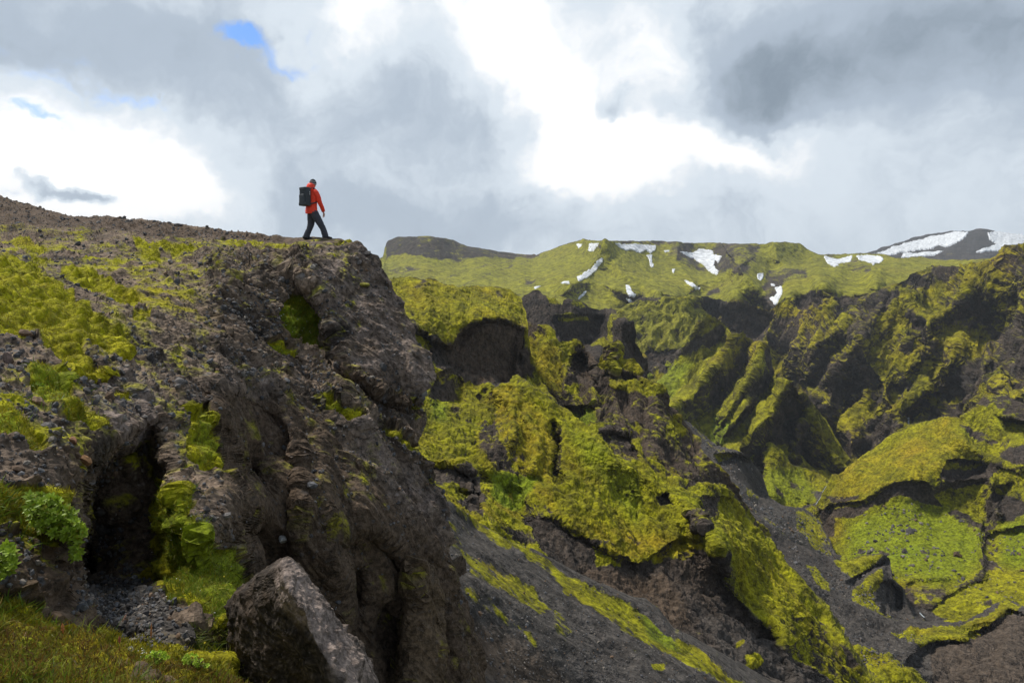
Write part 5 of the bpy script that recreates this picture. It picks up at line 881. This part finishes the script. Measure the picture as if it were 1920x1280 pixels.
# ================================================================== THE HIKER
def person():
    PXM = 22.0 / FOC
    gp, _ = surf_near('cliff', 586, 449); G = at(586, 448.5, gp[1])
    e = empty('person', G); yaw = R(56)                                     # walks to the right and a little away
    fw = np.array([math.cos(yaw), math.sin(yaw), 0]); lf = np.array([-fw[1], fw[0], 0]); up = np.array([0, 0, 1.])
    def L(f, l, z): return fw * f + lf * l + up * z
    def ell(name, rings, mat, k=28, seed=0, wr=.006, par=e, caps=True):
        """sweep of ellipses: each ring = centre (f,l,z), half-depth, half-width, optional tilt axis; rounded cloth-like surface with folds"""
        cs = np.array([L(*r[0]) for r in rings]); T = np.gradient(cs, axis=0); T /= np.linalg.norm(T, axis=1, keepdims=True); nr = 6
        s = np.arange(len(rings)); S = np.linspace(0, len(rings) - 1, (len(rings) - 1) * nr + 1)
        def cr(a): a = np.asarray(a, float); return np.stack([np.interp(S, s, a[:, j]) for j in range(a.shape[1])], -1)
        def smt(a):
            for _ in range(3): a[1:-1] = .25 * a[:-2] + .5 * a[1:-1] + .25 * a[2:]
            return a
        cc = smt(cr(cs)); rd = smt(cr([[r[1], r[2]] for r in rings])); TT = np.gradient(cc, axis=0); TT /= np.linalg.norm(TT, axis=1, keepdims=True); a = lf - TT * (TT @ lf)[:, None]; a /= np.linalg.norm(a, axis=1, keepdims=True); b = np.cross(a, TT); th = np.linspace(0, 2 * np.pi, k, endpoint=False)
        P = cc[:, None] + rd[:, None, 1:2] * np.cos(th)[None, :, None] * a[:, None] + rd[:, None, 0:1] * np.sin(th)[None, :, None] * b[:, None]
        nn = P - cc[:, None]; nn /= np.linalg.norm(nn, axis=-1, keepdims=True); P = P + nn * (wr * fbm(P * np.array([9, 9, 16]) + seed, 3, 800 + seed, .6, ridged=True))[..., None]
        V = P.reshape(-1, 3); n = len(cc); F = [[i * k + j, i * k + (j + 1) % k, (i + 1) * k + (j + 1) % k, (i + 1) * k + j] for i in range(n - 1) for j in range(k)]
        if caps:
            V = np.concatenate([V, [cc[0], cc[-1]]]); F += [[(j + 1) % k, j, n * k, n * k] for j in range(k)] + [[(n - 1) * k + j, (n - 1) * k + (j + 1) % k, n * k + 1, n * k + 1] for j in range(k)]
            me = bpy.data.meshes.new(name); me.from_pydata([tuple(v) for v in V], [], [f if f[2] != f[3] else f[:3] for f in F]); me.materials.append(mat)
            for p in me.polygons: p.use_smooth = True
            o = bpy.data.objects.new(name, me); col.objects.link(o); o.parent = par; return o
        return mesh_np(name, V, np.array(F), mat, parent=par)
    red = mat_plain('red_shell_cloth', (.92, .060, .025), .55, 25, .12, .003); dark = mat_plain('trouser_cloth', (.055, .056, .070), .75, 25, .3, .003); skin = mat_plain('skin', (.50, .30, .22), .5)
    boot = mat_plain('boot_leather', (.018, .016, .016), .6); knit = mat_plain('knit_wool', (.030, .034, .038), .9, 60, .3, .003); stripe = mat_plain('knit_stripe', (.45, .47, .48), .9); pack = mat_plain('pack_cloth', (.050, .058, .066), .65, 30, .3, .003); hair = mat_plain('hair', (.02, .014, .01), .7)
    # body: one skinned surface (torso, neck, head, arms, hands with fingers, legs)
    vs, es, rs = [], [], []
    def v(p, r, par_=None):
        vs.append(tuple(L(*p))); rs.append(r); i = len(vs) - 1
        if par_ is not None: es.append((par_, i))
        return i
    pel = v((0, 0, .90), .12); sp1 = v((.0, 0, 1.10), .115, pel); ch = v((.0, 0, 1.33), .125, sp1); nk = v((.03, 0, 1.52), .055, ch); hd = v((.06, 0, 1.62), .075, nk); h2 = v((.075, 0, 1.70), .085, hd); v((.075, 0, 1.77), .055, h2); v((.155, 0, 1.665), .013, h2)
    def limb(par_, pts): 
        for p, r in pts: par_ = v(p, r, par_)
        return par_
    for s, hand in ((1, (.22, .20, .80)), (-1, (.26, -.24, .79))):
        w = limb(ch, [((.0, s * .17, 1.43), .06), ((.05, s * .23, 1.28), .045), ((.06 if s > 0 else .08, s * .25, 1.14), .038), (((hand[0] + .06) / 2, hand[1] + s * .02, .97), .032), ((hand[0] - .02, hand[1], hand[2] + .06), .022), (hand, .026)])
        for k, (df, dl, ln) in enumerate([(-.03, .0, .060), (-.012, .004, .075), (.008, .004, .08), (.026, 0, .07)]):
            b1 = v((hand[0] + df, hand[1] + dl * s, hand[2] - .04), .009, w); b2 = v((hand[0] + df + .005, hand[1] - .008 * s, hand[2] - .04 - ln * .5), .008, b1); v((hand[0] + df - .012, hand[1] - .018 * s, hand[2] - .04 - ln), .007, b2)
        t1 = v((hand[0] + .035, hand[1] - .012 * s, hand[2] + .01), .011, w); v((hand[0] + .052, hand[1] - .02 * s, hand[2] - .03), .008, t1)
    torso = (fw, lf); fw = np.array([math.cos(R(14)), math.sin(R(14)), 0]); lf = np.array([-fw[1], fw[0], 0])
    limb(pel, [((-.02, .10, .82), .085), ((-.03, .11, .46), .055), ((-.16, .10, .12), .04), ((-.19, .10, .05), .035)]); limb(pel, [((.06, -.10, .80), .085), ((.25, -.11, .46), .055), ((.38, -.11, .10), .04), ((.40, -.11, .05), .035)])
    fw, lf = torso
    me = bpy.data.meshes.new('body'); me.from_pydata(vs, es, []); me.materials.append(skin); o = bpy.data.objects.new('body', me); col.objects.link(o); o.parent = e; sk = o.modifiers.new('skin', 'SKIN')
    for i, r_ in enumerate(rs): me.skin_vertices[0].data[i].radius = (r_, r_); me.skin_vertices[0].data[i].use_root = (i == 0)
    ss = o.modifiers.new('sub', 'SUBSURF'); ss.levels = 1; ss.render_levels = 2
    # clothing
    ell('jacket', [((-.01, 0, .79), .150, .205), ((-.02, 0, .86), .150, .205), ((-.015, 0, .98), .135, .190), ((-.01, 0, 1.12), .135, .190), ((0, 0, 1.28), .140, .210), ((.0, 0, 1.40), .130, .215), ((.01, 0, 1.47), .10, .17), ((.02, 0, 1.52), .075, .10)], red, 40, 1, .014)
    for s, hd_ in ((1, (.20, .215, .86)), (-1, (.24, -.25, .85))):
        ell('sleeve', [((-.005, s * .14, 1.45), .075, .07), ((.0, s * .20, 1.40), .085, .075), ((.05, s * .245, 1.27), .075, .07), ((.07, s * .27, 1.13), .068, .062), (((hd_[0] + .08) / 2, s * .265, .99), .06, .055), (hd_, .048, .045)], red, 22, 3 + s, .012)
    ell('hood', [((-.085, 0, 1.45), .05, .12), ((-.075, 0, 1.52), .085, .125), ((-.04, 0, 1.58), .105, .125), ((-.005, 0, 1.63), .105, .115), ((.01, 0, 1.665), .09, .10)], red, 28, 7, .014)
    torso = (fw, lf); fw = np.array([math.cos(R(14)), math.sin(R(14)), 0]); lf = np.array([-fw[1], fw[0], 0])
    ell('trouser_leg', [((-.19, .10, .055), .085, .075), ((-.17, .10, .14), .085, .078), ((-.10, .105, .30), .080, .078), ((-.04, .11, .46), .090, .085), ((-.03, .10, .64), .105, .10), ((-.02, .08, .80), .115, .115), ((-.01, .05, .90), .11, .11)], dark, 24, 11, .018)
    ell('trouser_leg', [((.39, -.11, .055), .085, .075), ((.375, -.11, .14), .085, .078), ((.33, -.11, .30), .080, .078), ((.25, -.11, .47), .092, .085), ((.15, -.105, .64), .108, .10), ((.06, -.08, .80), .118, .115), ((.01, -.05, .90), .11, .11)], dark, 24, 12, .018)
    for f0, l0 in ((-.19, .10), (.40, -.11)):
        ell('boot', [((f0 - .10, l0, .045), .035, .035), ((f0 - .08, l0, .055), .055, .045), ((f0, l0, .06), .06, .050), ((f0 + .08, l0, .045), .045, .052), ((f0 + .16, l0, .035), .035, .045), ((f0 + .19, l0, .03), .022, .03)], boot, 18, 13, .003)
    fw, lf = torso
    hatv = ICO4[0].copy(); hatv[:, 2] = np.where(hatv[:, 2] < -.25, -.25, hatv[:, 2]); hm = bpy.data.objects
    hv = hatv * np.array([.108, .098, .125]); hv = hv @ np.array([fw, lf, up]); hat = mesh_np('beanie', hv + L(.065, 0, 1.715), ICO4[1], knit, parent=e)
    th = np.linspace(0, 2 * np.pi, 40); ringp = np.array([L(.065 + .104 * math.cos(t), .094 * math.sin(t), 1.752) for t in th]); vv, ff = tube(ringp, .009, 6); mesh_np('stripe', vv, ff, stripe, parent=hat)
    ringp = np.array([L(.066 + .109 * math.cos(t), .099 * math.sin(t), 1.692) for t in th]); vv, ff = tube(ringp, .012, 6); mesh_np('stripe', vv, ff, stripe, parent=hat)
    hr = ICO2[0] * np.array([.085, .088, .07]); mesh_np('hair', hr @ np.array([fw, lf, up]) + L(.035, 0, 1.655), ICO2[1], hair, parent=e)
    for s in (1, -1):   # eyes
        mesh_np('eye', ICO1[0] * .010 + L(.140, s * .032, 1.675), ICO1[1], hair, parent=e)
        ev = ICO1[0] * np.array([.010, .010, .025]); mesh_np('ear', ev + L(.06, s * .088, 1.655), ICO1[1], skin, parent=e)
    mv = ICO1[0] @ np.diag([.006, .02, .005]); mesh_np('mouth', mv @ np.array([fw, lf, up]) + L(.142, 0, 1.612), ICO1[1], mat_plain('lips', (.35, .12, .10), .5), parent=e)
    tag(e, 'hiker in red hooded jacket, dark trousers and striped beanie walking along the cliff top', 'person')
    # backpack
    b = empty('backpack', G + L(-.25, 0, 1.03)); O = L(-.25, 0, 1.03)
    def pel_(name, cen, hx, par_, mat=pack, bev=2.6, sd=0, wr=.01):
        v_ = ICO4[0]; q = np.sign(v_) * np.abs(v_) ** (1 / bev * 1.4); q = q / (np.abs(q) ** 6).sum(1, keepdims=True) ** (1 / 6); q = q * np.array(hx); q = q * (1 + wr / max(hx) * fbm(q * 14 + sd, 3, 850 + sd, .6, ridged=True)[:, None])
        q = q + np.array(cen); return mesh_np(name, q @ np.array([fw, lf, up]) - O, ICO4[1], mat, parent=par_)
    main = pel_('main_bag', (-.245, 0, 1.27), (.105, .155, .265), b, sd=1); pel_('front_pocket', (-.345, 0, 1.18), (.05, .115, .15), b, sd=2); pel_('top_lid', (-.25, 0, 1.50), (.11, .145, .05), b, sd=3); pel_('base_panel', (-.27, 0, 1.045), (.12, .15, .055), b, sd=4)
    for s in (1, -1):
        pts = [L(-.18, s * .10, 1.50), L(-.06, s * .12, 1.555), L(.07, s * .135, 1.50), L(.145, s * .135, 1.36), L(.11, s * .18, 1.20), L(-.02, s * .215, 1.10), L(-.18, s * .14, 1.05)]
        pts = np.array(pts); S = np.linspace(0, 6, 30); pp = np.stack([np.interp(S, range(7), pts[:, j]) for j in range(3)], -1); vv, ff = tube(pp - O, .02, 8); mesh_np('shoulder_strap', vv, ff, pack, parent=b)
    pts = np.array([L(-.36, -.06, 1.47), L(-.385, -.06, 1.2), L(-.33, -.06, 1.02)]); vv, ff = tube(pts - O, .008, 6); mesh_np('buckle_strap', vv, ff, stripe if False else pack, parent=b)
    pb = ICO2[0] @ np.diag([.012, .02, .035]); 
    for z in (1.40, 1.34): mesh_np('reflective_tag', (pb * .7) @ np.array([fw, lf, up]) + L(-.20, -.16, z) - O, ICO2[1], mat_plain('tag', (.8, .8, .8), .5), parent=b)
    tag(b, 'dark grey backpack worn by the hiker in red', 'backpack')
    return G
G_person = person()
print('done %.1fs' % (time.time() - T0))
# ================================================================== SNOW PATCHES, HAZE, CLOUD
M_snow = mat_plain('snow', (.58, .60, .63), .7, .12, .35, .3)
def snow(src, pts, label, thick=1.2, warp=1.0):
    """a slab of old snow lying on the slope: upper skin follows the ground, its rim goes down into it"""
    i = SHEETS[src]; k = i['nb']; PX, PY, P, N = (i[q][k:] for q in ('PX', 'PY', 'P', 'N')); pts = np.array(pts, float); x0, y0 = pts.min(0) - 3; x1, y1 = pts.max(0) + 3
    c = np.where((PX[0] > x0) & (PX[0] < x1))[0]; rws = np.where(((PY > y0) & (PY < y1)).any(1))[0]; c0, c1, r0, r1 = c.min(), c.max() + 1, rws.min(), rws.max() + 1; sub = 3
    def up(A):
        A = A[r0:r1, c0:c1]; n, m = A.shape[:2]; a = np.linspace(0, n - 1, (n - 1) * sub + 1); b = np.linspace(0, m - 1, (m - 1) * sub + 1); i0 = np.minimum(a.astype(int), n - 2); j0 = np.minimum(b.astype(int), m - 2)
        fa = (a - i0).reshape(-1, 1, *[1] * (A.ndim - 2)); fb = (b - j0).reshape(1, -1, *[1] * (A.ndim - 2)); g = lambda y, x: A[y][:, x]
        return g(i0, j0) * (1 - fa) * (1 - fb) + g(i0 + 1, j0) * fa * (1 - fb) + g(i0, j0 + 1) * (1 - fa) * fb + g(i0 + 1, j0 + 1) * fa * fb
    x, y, p, n = up(PX), up(PY), up(P), up(N); q = np.stack([x / 4, y / 4, 0 * x], -1); s = poly_sd(x + fbm(q, 3, 77) * 2.0 * warp, y + fbm(q + 9, 3, 78) * 2.0 * warp, pts); h = sstep(-1.0, .5, s) * 1.0 - .5
    V = p + n * (h * thick)[..., None]; nv, nu = x.shape; f = grid_faces(nv, nu); keep = (s.ravel()[f] > -1.1).any(1); f = f[keep]; used, inv = np.unique(f, return_inverse=True); V = V.reshape(-1, 3)[used]; f = inv.reshape(f.shape); m = len(V); B = V.copy(); B[:, 2] -= thick * 3; B[:, 1] += thick
    e = np.sort(np.concatenate([f[:, [0, 1]], f[:, [1, 2]], f[:, [2, 3]], f[:, [3, 0]]]), 1); ue, cnt = np.unique(e, axis=0, return_counts=True); r = ue[cnt == 1]; w = np.stack([r[:, 0], r[:, 1], r[:, 1] + m, r[:, 0] + m], 1)
    tag(mesh_np('snow_patch', np.concatenate([V, B]), np.concatenate([f, f[:, ::-1] + m, w]), M_snow), label, 'snow', 'old snow patches on the mountains')
MT, WL = 'mountains', 'snow_mountain'
snow(MT, [(1083,461),(1093,459),(1091,463),(1085,467)], 'tiny snow patch left of the summit cairn, just left of a larger one', 2)
snow(MT, [(1106,457),(1124,456),(1121,462),(1112,471),(1103,471)], 'small snow patch left of the summit, under the crest', 2)
snow(MT, [(1126,484),(1131,484),(1129,492),(1118,508),(1100,523),(1085,528),(1082,523),(1095,515),(1110,503)], 'long narrow snow strip running down the slope below the summit', 2.5)
snow(MT, [(1152,457),(1175,459),(1229,461),(1228,470),(1220,475),(1211,469),(1200,475),(1185,469),(1172,469),(1160,464)], 'wide ragged snowfield under the crest right of the summit', 3)
snow(MT, [(1212,478),(1223,477),(1222,487),(1226,498),(1222,499),(1216,485)], 'thin snow tongue hanging below the wide ragged snowfield', 2)
snow(MT, [(1245,472),(1256,471),(1255,474),(1247,475)], 'tiny snow spot between the two largest snowfields', 2, .4)
snow(MT, [(1260,508),(1266,508),(1263,516),(1260,514)], 'tiny snow spot in the gully right of the summit slope', 2, .4)
snow(MT, [(1274,473),(1300,474),(1310,469),(1337,470),(1338,477),(1354,481),(1346,492),(1340,487),(1338,497),(1348,510),(1343,516),(1330,508),(1315,495),(1300,484),(1285,479)], 'large snowfield narrowing downwards in the middle of the range', 3)
snow(MT, [(1283,529),(1296,532),(1314,540),(1311,543),(1298,540),(1288,534)], 'narrow snow strip lying across a gully under the large snowfield', 2)
snow(MT, [(1173,536),(1180,537),(1184,548),(1192,553),(1188,558),(1180,556),(1174,547)], 'small slanting snow patch on the green plateau', 2)
snow(MT, [(1096,547),(1099,548),(1094,556),(1086,561),(1083,560),(1087,554)], 'narrow snow sliver on the green plateau left of the slanting patch', 2, .5)
snow(MT, [(1052,532),(1068,531),(1069,534),(1056,535)], 'thin flat snow streak on the edge of the plateau mound', 2, .3)
snow(MT, [(1001,540),(1014,537),(1010,541),(1004,544)], 'tiny snow patch at the plateau edge, leftmost of all', 2, .3)
snow(MT, [(1421,513),(1430,513),(1431,520),(1427,525),(1422,520)], 'small snow spot on the dark flank in the middle of the range', 2, .5)
snow(MT, [(1445,530),(1452,530),(1451,534),(1446,533)], 'tiny snow spot just above the forked snow patch', 2, .3)
snow(MT, [(1455,543),(1468,540),(1468,550),(1463,562),(1459,573),(1453,572),(1445,562),(1453,558),(1458,552)], 'forked snow patch filling the gully above the canyon', 2.5)
snow(MT, [(1544,483),(1552,482),(1556,487),(1580,485),(1599,480),(1595,490),(1577,494),(1571,500),(1565,505),(1552,494)], 'snow lobe left of the small dark peak at the plateau rim', 2.5)
snow(MT, [(1606,482),(1630,481),(1655,484),(1656,488),(1648,494),(1637,498),(1625,491),(1612,488)], 'snow lobe right of the small dark peak at the plateau rim', 2.5)
snow(WL, [(1640,478),(1700,458),(1750,444),(1790,437),(1816,438),(1812,444),(1795,455),(1775,462),(1760,461),(1750,465),(1735,466),(1715,470),(1690,474),(1680,479),(1650,484)], 'broad glacier snowfield on the left flank of the far mountain', 9)
snow(WL, [(1695,477),(1735,470),(1768,470),(1764,476),(1750,481),(1720,484),(1690,484)], 'lower snowfield at the foot of the far mountain', 8)
snow(WL, [(1850,441),(1872,438),(1900,442),(1960,452),(1960,475),(1900,472),(1880,468),(1840,473),(1830,471),(1865,460),(1868,457),(1855,450)], 'snowfield on the right flank of the far mountain', 9)
# small waterfall seen through the gorge, and the stream in the gravel
def water_strip(pts, src, name, label, w):
    P = np.array([surf_near(src, x, y)[0] + np.array([0, -.6, .5]) for x, y in pts]); v, f = tube(P, w, 6); o = mesh_np(name, v, f, M_water); return tag(o, kind='structure')
M_water = mat_plain('white_water', (.38, .42, .46), .25, 2, .3)
water_strip([(1703,786),(1702,792),(1704,797)], 'canyon_wall', 'waterfall', '', .7)
water_strip([(1548,912),(1541,922),(1541,930),(1535,940),(1529,947)], 'valley_floor', 'stream', '', .15)
water_strip([(1722,1153),(1727,1158),(1731,1164)], 'mossy_hill', 'stream', '', .18)
# air
def haze_box():
    x0, x1, y0, y1, z0, z1 = -4100, 4100, -3600, 4600, -262, 285
    V = np.array([[x, y, z] for z in (z0, z1) for y in (y0, y1) for x in (x0, x1)], float); F = np.array([[0, 2, 3, 1], [4, 5, 7, 6], [0, 1, 5, 4], [2, 6, 7, 3], [0, 4, 6, 2], [1, 3, 7, 5]])
    m = bpy.data.materials.new('haze'); m.use_nodes = True; k = NT(m.node_tree); k.n.clear(); o = k.node('ShaderNodeOutputMaterial'); v = k.node('ShaderNodeVolumePrincipled'); v.inputs['Color'].default_value = (.80, .87, .95, 1); v.inputs['Density'].default_value = HAZE; v.inputs['Anisotropy'].default_value = .25
    k.l.new(v.outputs[0], o.inputs['Volume']); tag(mesh_np('haze', V, F, m, smooth=False), kind='stuff')
HAZE = .00009
haze_box()
